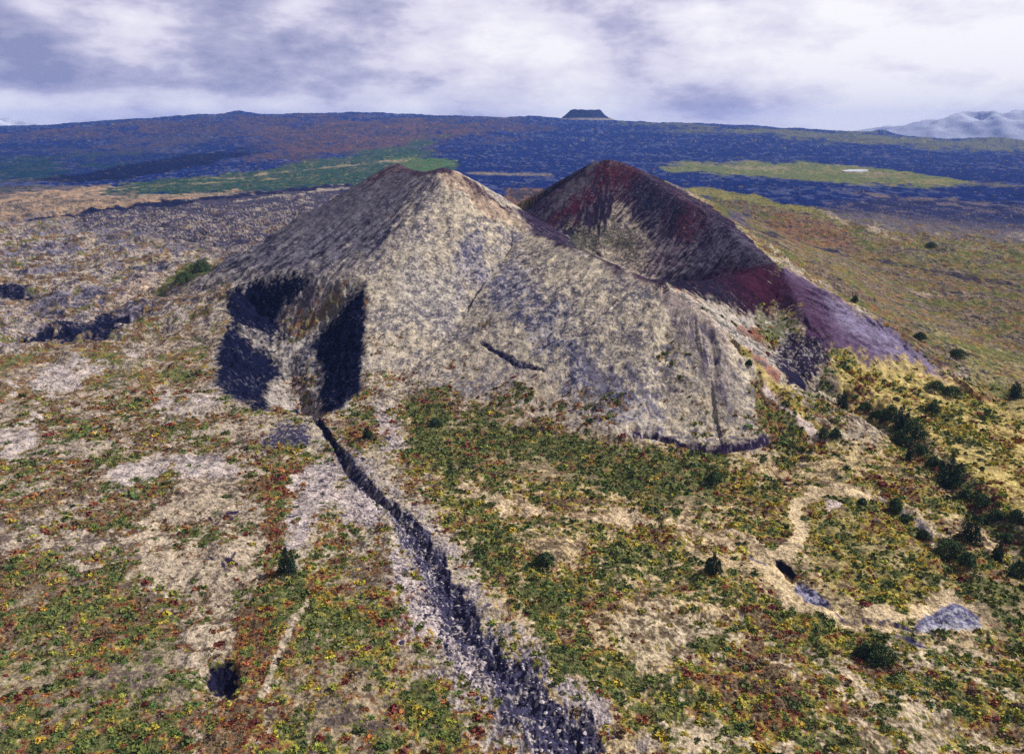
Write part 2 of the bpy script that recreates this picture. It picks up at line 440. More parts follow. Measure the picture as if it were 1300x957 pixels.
area([(12, 436), (60, 413), (105, 409), (140, 396), (182, 392), (178, 404), (150, 412), (160, 427), (120, 436), (70, 437)], 2, 2.5, fe=2.5, g=(.008, .009, .030), d=(.10, .09, .14), mc=.10, cv=0)
line([(0, 438), (30, 422), (80, 406), (135, 394), (180, 390)], 3, 1.5, 2, op=.7, g=(.20, .17, .24), d=(.05, .05, .09), mc=.3, cv=0)
area([(-10, 365), (30, 362), (55, 374), (40, 382), (-10, 376)], 2, 2.5, g=(.008, .009, .030), d=(.10, .09, .14), mc=.1, cv=0)
line([(125, 385), (155, 374)], 4, 1.5, 2, g=(.06, .055, .12), cv=.05)

# foreground, left half
LEFT = dict(g=(.39, .32, .25), d=(.15, .115, .10), mc=.34, cv=.54, pal=(.38, .08, .18, .36))
area([(-80, 450), (80, 440), (200, 415), (280, 410), (268, 470), (330, 520), (360, 580), (350, 700), (330, 900), (280, 1000), (-200, 1000)], 8, 10, **LEFT)
area([(-60, 455), (120, 425), (260, 430), (265, 480), (150, 510), (-60, 530)], 8, 10, cv=.62, pal=(.38, .12, .25, .25), op=.8)
for pg in [[(30, 475), (110, 455), (170, 452), (120, 475), (80, 500), (30, 495)], [(130, 600), (200, 575), (270, 575), (300, 595), (220, 612), (140, 612)],
           [(-20, 545), (30, 538), (40, 565), (-20, 575)], [(200, 500), (260, 490), (280, 510), (230, 520)]]:
    area(pg, 5, 10, op=.9, g=(.48, .41, .38), d=(.2, .17, .19), mc=.25, cv=.08)
area([(150, 690), (230, 610), (330, 620), (350, 680), (320, 740), (300, 850), (270, 880), (230, 840), (230, 770), (180, 740)], 8, 16, op=.85, g=(.42, .34, .25), d=(.16, .12, .09), mc=.3, cv=.22, pal=(.4, .05, .2, .35))
area([(-60, 730), (60, 720), (150, 740), (220, 780), (250, 880), (200, 1000), (-100, 1000)], 10, 14, op=.9, g=(.24, .195, .125), cv=.74, pal=(.58, .09, .12, .21))
area([(300, 780), (340, 740), (380, 730), (350, 870), (300, 1000), (250, 1000)], 6, 10, g=(.28, .21, .13), cv=.75, pal=(.45, .12, .25, .18))
area([(350, 740), (480, 690), (520, 760), (560, 850), (600, 1000), (330, 1000)], 8, 12, g=(.30, .235, .155), cv=.70, pal=(.48, .24, .15, .13))
line([(392, 760), (370, 790), (350, 840), (335, 880)], 9, 3, 4, g=(.46, .38, .28), d=(.22, .17, .12), mc=.3, cv=.05)
area([(330, 590), (370, 580), (380, 650), (370, 720), (340, 720)], 5, 7, cv=.75, pal=(.5, .1, .3, .1))
# foreground, right of the gully
RIGHT = dict(g=(.46, .35, .205), d=(.17, .125, .08), mc=.30, cv=.60, pal=(.42, .28, .11, .19))
area([(510, 500), (620, 505), (760, 540), (960, 575), (1060, 560), (1350, 500), (1500, 1000), (700, 1000), (590, 700), (520, 580)], 8, 10, **RIGHT)
area([(515, 505), (560, 500), (620, 512), (700, 528), (800, 562), (905, 578), (940, 640), (870, 655), (780, 630), (700, 612), (630, 610), (560, 598), (522, 560)], 6, 12,
     g=(.25, .20, .12), cv=.88, pal=(.70, .08, .07, .15))
line([(585, 615), (640, 638), (720, 655), (800, 660), (880, 672), (960, 690), (1000, 705)], [12, 16, 14, 14, 16, 20, 22], 6, 8, op=.92, g=(.52, .40, .26), d=(.25, .17, .1), mc=.28, cv=.09)
line([(560, 560), (640, 585), (700, 600)], 10, 5, 7, op=.5, g=(.4, .3, .18), cv=.3)
area([(590, 680), (660, 690), (740, 760), (760, 860), (700, 880), (640, 790)], 8, 10, op=.8, cv=.78, pal=(.66, .08, .1, .16))
area([(760, 780), (850, 770), (900, 830), (800, 850)], 10, 14, op=.7, g=(.47, .39, .27), cv=.3)
area([(1020, 640), (1080, 622), (1130, 640), (1190, 700), (1205, 745), (1140, 770), (1070, 765), (1030, 720)], 6, 8, g=(.34, .27, .13), cv=.70, pal=(.38, .44, .09, .09))
area([(760, 690), (900, 690), (960, 740), (900, 800), (780, 780)], 8, 10, op=.6, cv=.66, pal=(.42, .30, .16, .12))
area([(860, 790), (1000, 770), (1060, 800), (1300, 830), (1400, 1000), (800, 1000)], 8, 10, op=.8, cv=.66, pal=(.38, .30, .14, .18), g=(.44, .36, .26))
SAND = dict(g=(.56, .435, .27), d=(.32, .235, .14), mc=.22, cv=.02)
line([(985, 712), (1006, 694), (1018, 674), (1009, 656), (1012, 638), (1035, 626), (1075, 620), (1122, 625)], 14, 2, 1.5, **SAND)
area([(1120, 625), (1150, 630), (1200, 680), (1235, 720), (1250, 770), (1180, 790), (1090, 800), (1000, 775), (950, 710), (960, 690), (1010, 740), (1060, 775), (1140, 775), (1200, 750), (1195, 715), (1150, 660)], 3, 6, **SAND)
line([(1122, 626), (1152, 648), (1186, 688), (1208, 722), (1214, 752), (1196, 772)], [10, 9, 9, 12, 18, 20], 2, 2, **SAND)
line([(1124, 634), (1150, 655), (1180, 682)], 8, 3, 3, g=(.5, .42, .38), d=(.3, .25, .24), mc=.25, cv=.05)
area([(1165, 788), (1185, 778), (1212, 766), (1245, 785), (1248, 800), (1170, 802)], 1.5, 2.5, g=(.36, .35, .41), d=(.12, .12, .22), mc=.28, cv=0)
area([(1045, 638), (1068, 634), (1070, 645), (1050, 650)], 2, 3, g=(.5, .41, .37), cv=.1)
# the hollow and yellow slopes at lower right
YEL = dict(g=(.50, .39, .15), d=(.26, .19, .08), mc=.28, cv=.50, pal=(.32, .46, .15, .07))
area([(1050, 450), (1100, 460), (1150, 455), (1195, 475), (1260, 490), (1350, 520), (1350, 690), (1280, 650), (1200, 580), (1150, 540), (1060, 490)], 5, 7, **YEL)
area([(1190, 420), (1240, 440), (1350, 470), (1350, 530), (1230, 490)], 6, 7, op=.8, g=(.28, .24, .11), cv=.6, pal=(.6, .15, .1, .15))
line([(1195, 478), (1240, 500), (1290, 530), (1330, 560)], 10, 4, 4, op=.8, g=(.52, .37, .16), cv=.25, pal=(.2, .4, .3, .1))
line([(1060, 500), (1110, 525), (1155, 560), (1195, 600), (1240, 645), (1310, 705)], [14, 24, 26, 26, 30, 40], 6, 8, op=.9, g=(.12, .10, .075), d=(.3, .24, .19), mc=.25, cv=.75, pal=(.62, .03, .12, .23))
line([(1150, 535), (1185, 572), (1205, 592)], 3, 1.5, 1.5, op=.9, g=(.55, .42, .22), cv=.05)
area([(1130, 640), (1150, 650), (1200, 700), (1240, 720), (1350, 740), (1350, 850), (1260, 800), (1215, 750), (1175, 700)], 6, 8, op=.7, g=(.2, .16, .1), cv=.82, pal=(.55, .12, .18, .15))
area([(1040, 545), (1100, 560), (1180, 620), (1140, 640), (1060, 610), (1010, 590)], 7, 8, op=.8, g=(.47, .36, .19), cv=.55, pal=(.34, .30, .26, .1))

# ---- the cone -----------------------------------------------------------------
CONE_ONLY[0] = True
CREAM = dict(g=(.485, .415, .31), d=(.185, .168, .190), mc=.37, cv=.03, pal=(.3, 0, .2, .5), stk=.08)
area([(300, 330), (495, 190), (575, 195), (660, 262), (850, 352), (1000, 480), (1065, 560), (985, 560), (880, 568), (800, 548), (700, 528), (620, 505), (500, 505), (470, 545), (400, 540), (380, 500), (270, 400)], 5, 6, cone=True, **CREAM)
area([(500, 500), (470, 470), (465, 430), (520, 420), (640, 440), (760, 500), (860, 548), (800, 560), (700, 530), (620, 510)], 10, 12, op=.8, cv=.22, g=(.47, .40, .315), mc=.34, pal=(.25, 0, .3, .45))
area([(530, 470), (640, 470), (740, 505), (780, 535), (700, 535), (600, 515), (530, 505)], 8, 12, op=.7, cv=.38, g=(.38, .31, .23), pal=(.4, .05, .2, .35))
area([(855, 445), (905, 430), (940, 500), (985, 555), (920, 566), (880, 555), (840, 510)], 10, 12, op=.75, cv=.32, g=(.39, .33, .24), pal=(.3, 0, .15, .55))
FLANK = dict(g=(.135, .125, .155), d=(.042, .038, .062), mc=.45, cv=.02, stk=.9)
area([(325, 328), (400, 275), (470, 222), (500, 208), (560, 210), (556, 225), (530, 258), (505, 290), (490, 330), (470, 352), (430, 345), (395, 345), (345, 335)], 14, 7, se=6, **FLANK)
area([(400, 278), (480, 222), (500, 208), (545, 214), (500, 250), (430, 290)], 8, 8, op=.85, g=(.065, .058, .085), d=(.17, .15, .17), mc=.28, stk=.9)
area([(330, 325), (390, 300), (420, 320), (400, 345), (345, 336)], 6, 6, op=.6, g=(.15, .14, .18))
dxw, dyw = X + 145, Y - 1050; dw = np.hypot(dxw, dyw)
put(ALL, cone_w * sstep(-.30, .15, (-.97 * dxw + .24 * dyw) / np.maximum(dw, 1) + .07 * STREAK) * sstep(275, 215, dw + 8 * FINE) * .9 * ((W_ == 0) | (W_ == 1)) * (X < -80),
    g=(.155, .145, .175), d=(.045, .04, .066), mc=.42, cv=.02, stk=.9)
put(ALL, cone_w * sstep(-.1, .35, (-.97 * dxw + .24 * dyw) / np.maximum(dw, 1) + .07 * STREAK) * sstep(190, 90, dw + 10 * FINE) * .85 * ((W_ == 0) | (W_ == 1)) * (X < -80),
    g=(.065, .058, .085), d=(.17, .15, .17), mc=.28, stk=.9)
area([(590, 310), (650, 330), (690, 375), (735, 440), (800, 500), (850, 535), (800, 530), (730, 490), (690, 440), (640, 400), (600, 360)], 12, 12, op=.85, g=(.33, .30, .31), d=(.10, .10, .18), mc=.55)
area([(640, 390), (700, 395), (740, 460), (720, 470), (660, 420)], 8, 9, op=.7, mc=.6, d=(.07, .075, .15))
area([(480, 330), (560, 330), (600, 380), (560, 430), (500, 400)], 14, 12, op=.6, g=(.42, .385, .35), mc=.42)
for ln in [[(800, 470), (815, 495), (835, 525)], [(740, 450), (760, 480), (775, 505)], [(775, 470), (790, 500)]]:
    line(ln, 5, 3, 5, op=.8, g=(.09, .09, .17))
for ln, w in [([(835, 375), (870, 405), (890, 440), (905, 470), (925, 520)], [2, 5, 9, 8, 3]), ([(885, 440), (905, 475), (920, 500)], [3, 6, 2]), ([(860, 395), (895, 440), (915, 465)], 4), ([(900, 450), (925, 465), (935, 480)], 3), ([(880, 405), (905, 425)], 3), ([(845, 378), (875, 390)], 2.5), ([(850, 395), (880, 425)], 3)]:
    line(ln, w, 2.5, 3.5, op=.9, g=(.055, .045, .085), d=(.3, .26, .24), mc=.15, stk=.4)
area([(770, 335), (860, 362), (930, 420), (960, 470), (930, 450), (870, 405), (800, 365)], 6, 6, op=.6, g=(.42, .33, .28), d=(.2, .15, .16), mc=.3, stk=.8)
area([(836, 374), (875, 392), (915, 435), (945, 510), (925, 522), (900, 480), (872, 425)], 6, 6, op=.75, g=(.085, .07, .11), d=(.40, .34, .28), mc=.62, stk=.8, cv=.02)
line([(806, 549), (835, 553), (870, 567), (910, 574), (955, 570), (984, 558), (992, 552)], [6, 5, 2.5, 5.5, 6, 6.5, 4], 1.2, 1.6, fe=1.3, g=(.032, .022, .055), d=(.25, .21, .22), mc=.2, cv=0)
line([(612, 437), (630, 447), (648, 458), (665, 466), (690, 469)], [1, 2, 4.5, 5, 2], 1.2, 1.6, g=(.03, .027, .06), cv=0)
# yellow grassy shoulder at the low end of the near rim
area([(925, 425), (965, 455), (1010, 500), (1062, 548), (1055, 562), (1010, 530), (960, 480)], 4, 5, **YEL)
area([(950, 470), (990, 510), (1040, 560), (1010, 575), (970, 530), (945, 490)], 5, 6, g=(.17, .14, .07), cv=.8, pal=(.7, .1, .1, .1))
line([(972, 495), (1000, 520), (1035, 548)], 7, 2.5, 3, g=(.5, .40, .36), cv=.05)
line([(925, 418), (950, 442), (985, 475)], 5, 2.5, 3, op=.8, g=(.34, .13, .09), cv=.4, pal=(.4, .1, .5, 0))
# dark crests
def line_w(P, width, soft=2, amp=2, op=1.0, **kw):
    idx, d, tt = line_d(np.array(P, float), 1.0, width * 2 + 10)
    w = sstep(soft, -soft, d - width / 2 + amp * EDGE[idx]) * op
    put(idx, w, **kw)
line_w([(-190, 1100), (-145, 1050), (-108, 1000), (-78, 984)], 30, 4, 4, g=(.05, .032, .055), d=(.15, .12, .14), mc=.25, stk=.6)
line_w([(-72, 974), (-40, 938), (-12, 906)], 22, 4, 3, g=(.05, .03, .055), d=(.3, .22, .18), mc=.22, stk=.5)
line_w([(2, 908), (34, 852), (69, 770), (104, 710), (124, 668)], 7, 2.5, 2, op=.85, g=(.085, .032, .05), d=(.3, .24, .2), mc=.25)
line_w([(-84, 968), (-52, 930), (-22, 894)], 9, 3, 3, g=(.50, .38, .28), d=(.2, .14, .13), mc=.3)
line([(468, 229), (490, 217), (508, 212), (535, 213), (560, 214)], [4, 7, 8, 6, 3], 1.5, 2, g=(.045, .028, .05), d=(.16, .12, .13), mc=.3)
line([(572, 216), (600, 238), (625, 258), (655, 272)], [3, 7, 6, 3], 1.5, 1.5, g=(.05, .03, .055), d=(.3, .22, .18), mc=.25)
line([(578, 218), (605, 250), (640, 272), (690, 300), (720, 312)], 4, 2, 2, op=.8, g=(.50, .38, .27), d=(.2, .14, .13), mc=.3)
line([(700, 298), (740, 318), (770, 332), (800, 344), (840, 359)], [5, 6, 5, 5, 6], 1.5, 1.5, g=(.12, .05, .075), d=(.06, .04, .07), mc=.35)
line([(840, 358), (880, 378), (915, 405)], 5, 2, 2, op=.8, g=(.40, .25, .16), cv=.1)
# far peak and crater wall
WALL = dict(g=(.026, .017, .040), d=(.115, .095, .125), mc=.24, cv=.02, stk=.75)
put(ALL, ((W_ == 1) & (X > 15)) * cone_w, **WALL)
put(ALL, ((W_ == 2) & (Y > 700) & (Y * 1.0 > 1150 - (X - 131) * 2.9 - 400) & (X < 262) & (D_ < 60)) * cone_w, **WALL)
area([(655, 268), (700, 235), (748, 200), (792, 200), (850, 236), (930, 290), (990, 338), (1000, 350), (850, 366), (800, 352), (700, 308)], 4, 3, **WALL)
area([(762, 212), (800, 210), (806, 222), (760, 255), (712, 285), (700, 284), (705, 268)], 3, 3, se=7, g=(.055, .013, .027), d=(.10, .07, .09), mc=.25, stk=.8)
area([(700, 262), (740, 225), (752, 205), (760, 208), (730, 250), (690, 280), (680, 275)], 2, 4, op=.7, g=(.11, .10, .12), d=(.03, .03, .05), mc=.4, stk=1.)
area([(800, 240), (850, 245), (880, 275), (880, 300), (830, 275)], 5, 5, op=.85, g=(.018, .018, .045), d=(.10, .09, .13), mc=.2, stk=.8)
area([(868, 258), (905, 280), (905, 300), (862, 318), (850, 300)], 3, 4, se=8, op=.85, g=(.062, .014, .028), d=(.03, .017, .035), mc=.3, stk=.8)
area([(905, 285), (940, 298), (985, 338), (930, 342), (868, 352), (855, 345), (880, 320)], 4, 5, se=6, g=(.105, .095, .135), d=(.035, .025, .05), mc=.4, stk=.9)
line([(700, 290), (760, 268), (790, 245), (806, 262), (830, 300), (838, 335)], 3, 3, 3, op=.0, g=(.3, .25, .2))
area([(712, 296), (745, 287), (772, 276), (786, 268), (800, 280), (812, 296), (832, 318), (836, 345), (800, 350), (740, 312)], 4, 5, se=3, g=(.43, .355, .27), d=(.10, .085, .11), mc=.36, cv=.03, stk=.4)
area([(714, 287), (745, 279), (778, 284), (800, 300), (806, 318), (788, 330), (765, 320), (745, 324), (725, 306)], 3, 5, fe=4, op=.85, g=(.024, .032, .028), d=(.26, .22, .17), mc=.33, cv=.03, pal=(.9, 0, 0, .1))
line([(806, 300), (830, 312), (848, 322)], 2, 1, 1.5, op=.9, g=(.06, .04, .05))
area([(826, 320), (850, 300), (880, 318), (858, 350), (835, 355)], 5, 5, se=6, op=.8, g=(.20, .175, .19), d=(.06, .03, .06), mc=.45, stk=.9)
# dark red face below the spur, and its foot
area([(838, 361), (870, 352), (930, 343), (988, 338), (1016, 372), (1020, 405), (998, 404), (975, 418), (950, 406), (900, 386), (868, 369)], 3, 3, se=6, g=(.021, .008, .023), d=(.06, .03, .045), mc=.15, cv=0, stk=.3)
area([(925, 346), (985, 341), (1010, 368), (995, 385), (950, 375)], 14, 4, se=7, g=(.044, .010, .025), d=(.04, .012, .024), mc=.25, stk=.3)
area([(838, 361), (870, 354), (910, 360), (950, 390), (900, 382), (868, 368)], 4, 4, op=.9, g=(.012, .010, .026))
# valley floor
area([(852, 366), (890, 382), (940, 398), (985, 396), (1003, 400), (1008, 440), (1000, 470), (975, 468), (930, 428), (885, 392)], 3, 5, g=(.40, .355, .31), d=(.13, .12, .12), mc=.38, cv=.18, pal=(.4, .05, .35, .2))
area([(968, 402), (990, 396), (1004, 396), (1003, 418), (985, 444), (960, 430), (962, 412)], 3, 4, fe=4, g=(.11, .12, .06), d=(.3, .25, .2), mc=.25, cv=.55, pal=(.8, .05, .1, .05))
area([(936, 416), (962, 414), (968, 428), (942, 426)], 3, 4, op=.7, g=(.17, .05, .035), cv=.4, pal=(.1, 0, .8, .1))
# purple slope
PURP = dict(g=(.105, .068, .125), d=(.08, .05, .09), mc=.25, cv=0, stk=.5)
area([(985, 334), (1030, 355), (1066, 382), (1132, 418), (1196, 478), (1150, 462), (1095, 458), (1050, 452), (1022, 432), (1012, 385)], 3, 4, **PURP)
area([(1050, 385), (1130, 418), (1190, 472), (1130, 448), (1075, 420)], 10, 3, se=4, op=.95, g=(.215, .185, .285), d=(.16, .13, .19), mc=.2)  # paler patch: the sunlit part of the slope put into its colour
area([(990, 345), (1030, 372), (1050, 420), (1050, 448), (1022, 430), (1012, 385)], 8, 4, se=6, op=.9, g=(.048, .018, .046), d=(.10, .07, .11), mc=.25)
line([(985, 333), (1040, 365), (1060, 380), (1095, 402)], 5, 2, 2, op=.6, g=(.36, .30, .27), cv=.1)
line([(1060, 455), (1100, 458), (1140, 462), (1175, 470)], 8, 3, 7, op=.8, g=(.46, .35, .15), cv=.3, pal=(.3, .5, .1, .1))
area([(980, 462), (1000, 425), (1022, 428), (1050, 445), (1052, 465), (1040, 490), (1022, 495), (1003, 485)], 3, 6, fe=3, g=(.022, .015, .036), d=(.28, .25, .24), mc=.28, cv=.02, stk=.55)
area([(985, 460), (1005, 472), (1030, 488), (1024, 496), (1004, 484)], 2, 3, g=(.015, .013, .035), d=(.2, .2, .2), mc=.08, cv=0)

# ---- the breach on the left and its gully ---------------------------------------
CONE_ONLY[0] = False
BLACK = dict(g=(.0055, .0065, .024), d=(.085, .085, .13), mc=.10, cv=0, stk=0.2)
area(PIT, 4, 5, g=(.40, .355, .32), d=(.15, .12, .11), mc=.35, cv=.22, pal=(.3, .05, .35, .3))
area([(287, 370), (330, 353), (400, 346), (390, 374), (368, 388), (354, 396), (352, 420), (364, 432), (345, 431), (318, 424), (292, 414), (282, 395)], 3, 1.5, fe=2.2, **BLACK)
area([(284, 405), (312, 418), (336, 444), (352, 462), (362, 480), (340, 488), (346, 521), (325, 521), (290, 505), (270, 480), (276, 450)], 4, 2, fe=2.4, **BLACK)
area([(466, 356), (463, 400), (461, 440), (461, 488), (436, 516), (410, 530), (402, 500), (408, 478), (380, 462), (378, 452), (402, 425), (434, 390)], 4, 2, fe=2.4, **BLACK)
area([(372, 462), (395, 455), (410, 478), (402, 505), (388, 500), (378, 480)], 3, 4, op=.8, g=(.40, .36, .33), d=(.02, .02, .05), mc=.33, cv=.12)
for ln, w in [([(368, 420), (376, 398), (396, 375)], 4), ([(360, 425), (362, 400), (372, 385)], 4)]:
    line(ln, w, 2, 2.5, op=.9, g=(.05, .035, .06))
line([(380, 425), (410, 400), (432, 384)], 7, 2.5, 3, op=.85, g=(.10, .085, .045), cv=.3, pal=(.5, .1, .2, .2))
put(ALL, GULB * (uni(EDGE + .6 * FINE) > 0.50), g=(.40, .34, .315), d=(.07, .06, .10), mc=.12, cv=.10, pal=(.1, 0, .6, .3), rdg=.9)
put(ALL, GUL, g=(.045, .042, .085), d=(.40, .36, .36), mc=.26, cv=.02)
gd = GUL * sstep(470, 540, R)
put(ALL, gd, g=(.018, .018, .05), mc=.10)
for pg in [[(372, 605), (400, 590), (440, 600), (420, 640), (392, 668), (385, 700), (372, 690)], [(430, 632), (470, 630), (497, 655), (470, 668), (440, 655)], [(478, 510), (500, 520), (512, 570), (490, 580), (478, 545)],
           [(490, 690), (520, 720), (560, 800), (610, 850), (640, 890), (600, 870), (545, 800), (505, 740)]]:
    area(pg, 3, 7, fe=6, op=.9, rdg=1.0, g=(.46, .39, .37), d=(.06, .05, .09), mc=.14, cv=.08, pal=(.1, 0, .6, .3))
area([(335, 552), (360, 535), (385, 540), (395, 560), (370, 570), (340, 570)], 3, 5, fe=7, g=(.042, .038, .072), d=(.34, .30, .31), mc=.33, cv=.02)
area([(410, 540), (470, 530), (480, 570), (440, 570)], 4, 6, op=.8, g=(.22, .16, .10), cv=.7, pal=(.4, .1, .35, .15))
for ln in [[(254, 662), (266, 652), (274, 645), (284, 652), (300, 650)], [(264, 656), (270, 663)], [(276, 648), (281, 658), (276, 664)], [(288, 652), (294, 659)],
           [(266, 688), (273, 698), (270, 704)], [(262, 706), (272, 710), (282, 706), (292, 712), (298, 702)], [(280, 708), (284, 720), (292, 724)], [(290, 710), (301, 717)]]:
    line(ln, 2.6, 1.0, 1.2, g=(.03, .02, .045), cv=0, mc=.1)
area([(262, 856), (275, 846), (290, 842), (300, 858), (302, 876), (260, 876)], 1.5, 2, fe=3, g=(.012, .011, .03), d=(.1, .09, .1), mc=.06, cv=0)
area([(983, 711), (992, 712), (1012, 732), (1006, 737), (990, 724)], 1, 1, g=(.010, .010, .028), cv=0, mc=.02)
line([(952, 706), (972, 717)], 4, 1.2, 1.2, g=(.12, .11, .17), cv=0)
area([(1012, 738), (1030, 748), (1056, 768), (1048, 774), (1022, 762), (1010, 748)], 2, 3, g=(.26, .245, .32), d=(.04, .04, .09), mc=.42, cv=0)
line([(1058, 776), (1068, 786), (1080, 792)], 3, 1, 1.2, g=(.05, .045, .11), cv=0)
line([(1085, 791), (1100, 786), (1112, 789), (1128, 787), (1140, 794), (1156, 800)], 3, 1, 1.2, g=(.05, .045, .11), cv=0)
line([(1100, 786), (1108, 794), (1118, 796)], 2, 1, 1, g=(.06, .055, .12), cv=0)
line([(1163, 801), (1170, 789), (1190, 780), (1212, 767), (1240, 783)], 3.5, 1.5, 2, op=.9, g=(.085, .08, .19), d=(.3, .29, .36), mc=.25, cv=0)
line([(1135, 806), (1155, 812), (1176, 822)], [3, 8, 4], 1.2, 2, g=(.045, .04, .10), d=(.25, .22, .25), mc=.22, cv=0)

# ----------------------------------------------------------------------------
# colour of every ground point
# ----------------------------------------------------------------------------
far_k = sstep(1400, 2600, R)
n_a = fbm(X / 2.6, Y / 2.6, 2, 51, gain=.6)
n_b = fbm(X / 9, Y / 9, 2, 52); n_c = fbm(X / 42, Y / 42, 2, 56)
n_f = fbm(X / 42, Y / 120, 3, 53, gain=.65) * .85 + fbm(X / 420, Y / 420, 3, 54) * .55
n_s = fbm(S_ / 2.4, D_ / 26, 3, 55, gain=.6)
mot = (.80 * n_a + .45 * n_b + .40 * n_c) * (1 - far_k) + n_f * far_k
stk = STK * cone_w
mot = mot * (1 - .8 * stk) + n_s * .9 * stk
mm = uni(mot)
wD = sstep(.07, -.07, mm - MC)
rv = np.abs(fbm(X / 5.5, Y / 5.5, 3, 57)) + .25 * (1 - uni(fbm(X / 20, Y / 20, 2, 58) + .25))
wD = np.maximum(wD, RDG * sstep(.42, .16, rv))
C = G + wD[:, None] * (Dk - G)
# shrub cover painted as its own low growth; the taller shrubs stand on it
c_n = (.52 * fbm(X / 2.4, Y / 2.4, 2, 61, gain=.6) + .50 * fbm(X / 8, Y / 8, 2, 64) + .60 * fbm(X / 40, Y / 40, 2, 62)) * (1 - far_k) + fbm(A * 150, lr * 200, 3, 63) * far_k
COVER = (uni(c_n) - CV).astype(f32)
p_n = uni(.70 * fbm(X / 8, Y / 8, 2, 71) + .60 * fbm(X / 40, Y / 40, 2, 72) + .35 * fbm(X / 2.5, Y / 2.5, 1, 73))
cum = np.cumsum(PAL / np.maximum(PAL.sum(1, keepdims=True), 1e-5), axis=1)
kind = (p_n[:, None] > cum).sum(1).clip(0, 3)
PCOL = np.array([(.125, .132, .050), (.31, .25, .06), (.22, .10, .05), (.18, .128, .075)], f32)
wS = sstep(.05, -.05, COVER) * (1 - .0 * far_k)
C = C + wS[:, None] * (PCOL[kind] * (0.8 + 0.25 * uni(n_a))[:, None] - C)
C *= (1 + .13 * np.clip(n_b, -2, 2) + .10 * np.clip(fbm(X / 1.7, Y / 1.7, 1, 74), -2, 2) * (1 - far_k))[:, None]
C = np.clip(C, .003, .8)
GRAIN = (1 - .5 * far_k)

# ----------------------------------------------------------------------------
# materials
# ----------------------------------------------------------------------------
def new_mat(name):
    m = bpy.data.materials.new(name); m.use_nodes = True
    nt = m.node_tree; b = nt.nodes['Principled BSDF']
    b.inputs['Roughness'].default_value = 0.95
    b.inputs['Specular IOR Level'].default_value = 0.02
    return m, nt, b

def noise(nt, scale, detail, vec, rough=.6):
    n = nt.nodes.new('ShaderNodeTexNoise'); n.inputs['Scale'].default_value = scale
    n.inputs['Detail'].default_value = detail; n.inputs['Roughness'].default_value = rough
    nt.links.new(vec, n.inputs['Vector']); return n.outputs['Fac']

def ramp(nt, fac, a, b, c0, c1):
    r = nt.nodes.new('ShaderNodeMapRange'); r.inputs['From Min'].default_value = a; r.inputs['From Max'].default_value = b
    r.inputs['To Min'].default_value = c0; r.inputs['To Max'].default_value = c1
    nt.links.new(fac, r.inputs['Value']); return r.outputs['Result']

def math_n(nt, op, a, b):
    m = nt.nodes.new('ShaderNodeMath'); m.operation = op
    for i, v in enumerate((a, b)):
        if isinstance(v, (int, float)): m.inputs[i].default_value = v
        else: nt.links.new(v, m.inputs[i])
    return m.outputs[0]

def tint(nt, col, fac):
    m = nt.nodes.new('ShaderNodeVectorMath'); m.operation = 'SCALE'
    nt.links.new(col, m.inputs[0]); nt.links.new(fac, m.inputs['Scale']); return m.outputs[0]

def ground_material(name, k=1.0):
    m, nt, b = new_mat(name)
    at = nt.nodes.new('ShaderNodeVertexColor'); at.layer_name = 'Col'
    tc = nt.nodes.new('ShaderNodeTexCoord').outputs['Object']
    n1 = noise(nt, 0.75, 3, tc); n2 = noise(nt, 0.21, 3, tc)
    f = math_n(nt, 'MULTIPLY', ramp(nt, n1, .30, .70, 1 - .55 * k, 1 + .55 * k), ramp(nt, n2, .3, .7, .75, 1.25))
    nt.links.new(tint(nt, at.outputs['Color'], f), b.inputs['Base Color'])
    bp = nt.nodes.new('ShaderNodeBump'); bp.inputs['Strength'].default_value = .8 if k == 1.0 else .4; bp.inputs['Distance'].default_value = 1.6
    nt.links.new(math_n(nt, 'ADD', n1, n2), bp.inputs['Height']); nt.links.new(bp.outputs['Normal'], b.inputs['Normal'])
    return m

def leaf_material(name):
    m, nt, b = new_mat(name)
    at = nt.nodes.new('ShaderNodeVertexColor'); at.layer_name = 'Col'
    tc = nt.nodes.new('ShaderNodeTexCoord').outputs['Object']
    n1 = noise(nt, 2.2, 2, tc)
    nt.links.new(tint(nt, at.outputs['Color'], ramp(nt, n1, .3, .7, .6, 1.4)), b.inputs['Base Color'])
    return m

def plain_material(name, col, scale=1.0, lo=.6, hi=1.4):
    m, nt, b = new_mat(name)
    rgb = nt.nodes.new('ShaderNodeRGB'); rgb.outputs[0].default_value = (*col, 1)
    tc = nt.nodes.new('ShaderNodeTexCoord').outputs['Object']
    nt.links.new(tint(nt, rgb.outputs[0], ramp(nt, noise(nt, scale, 3, tc), .3, .7, lo, hi)), b.inputs['Base Color'])
    return m

M_GROUND = ground_material('soil_and_lava')
M_CONE = ground_material('cinder', .75)
M_LEAF = leaf_material('shrub_leaves')
M_STONE = leaf_material('stones')

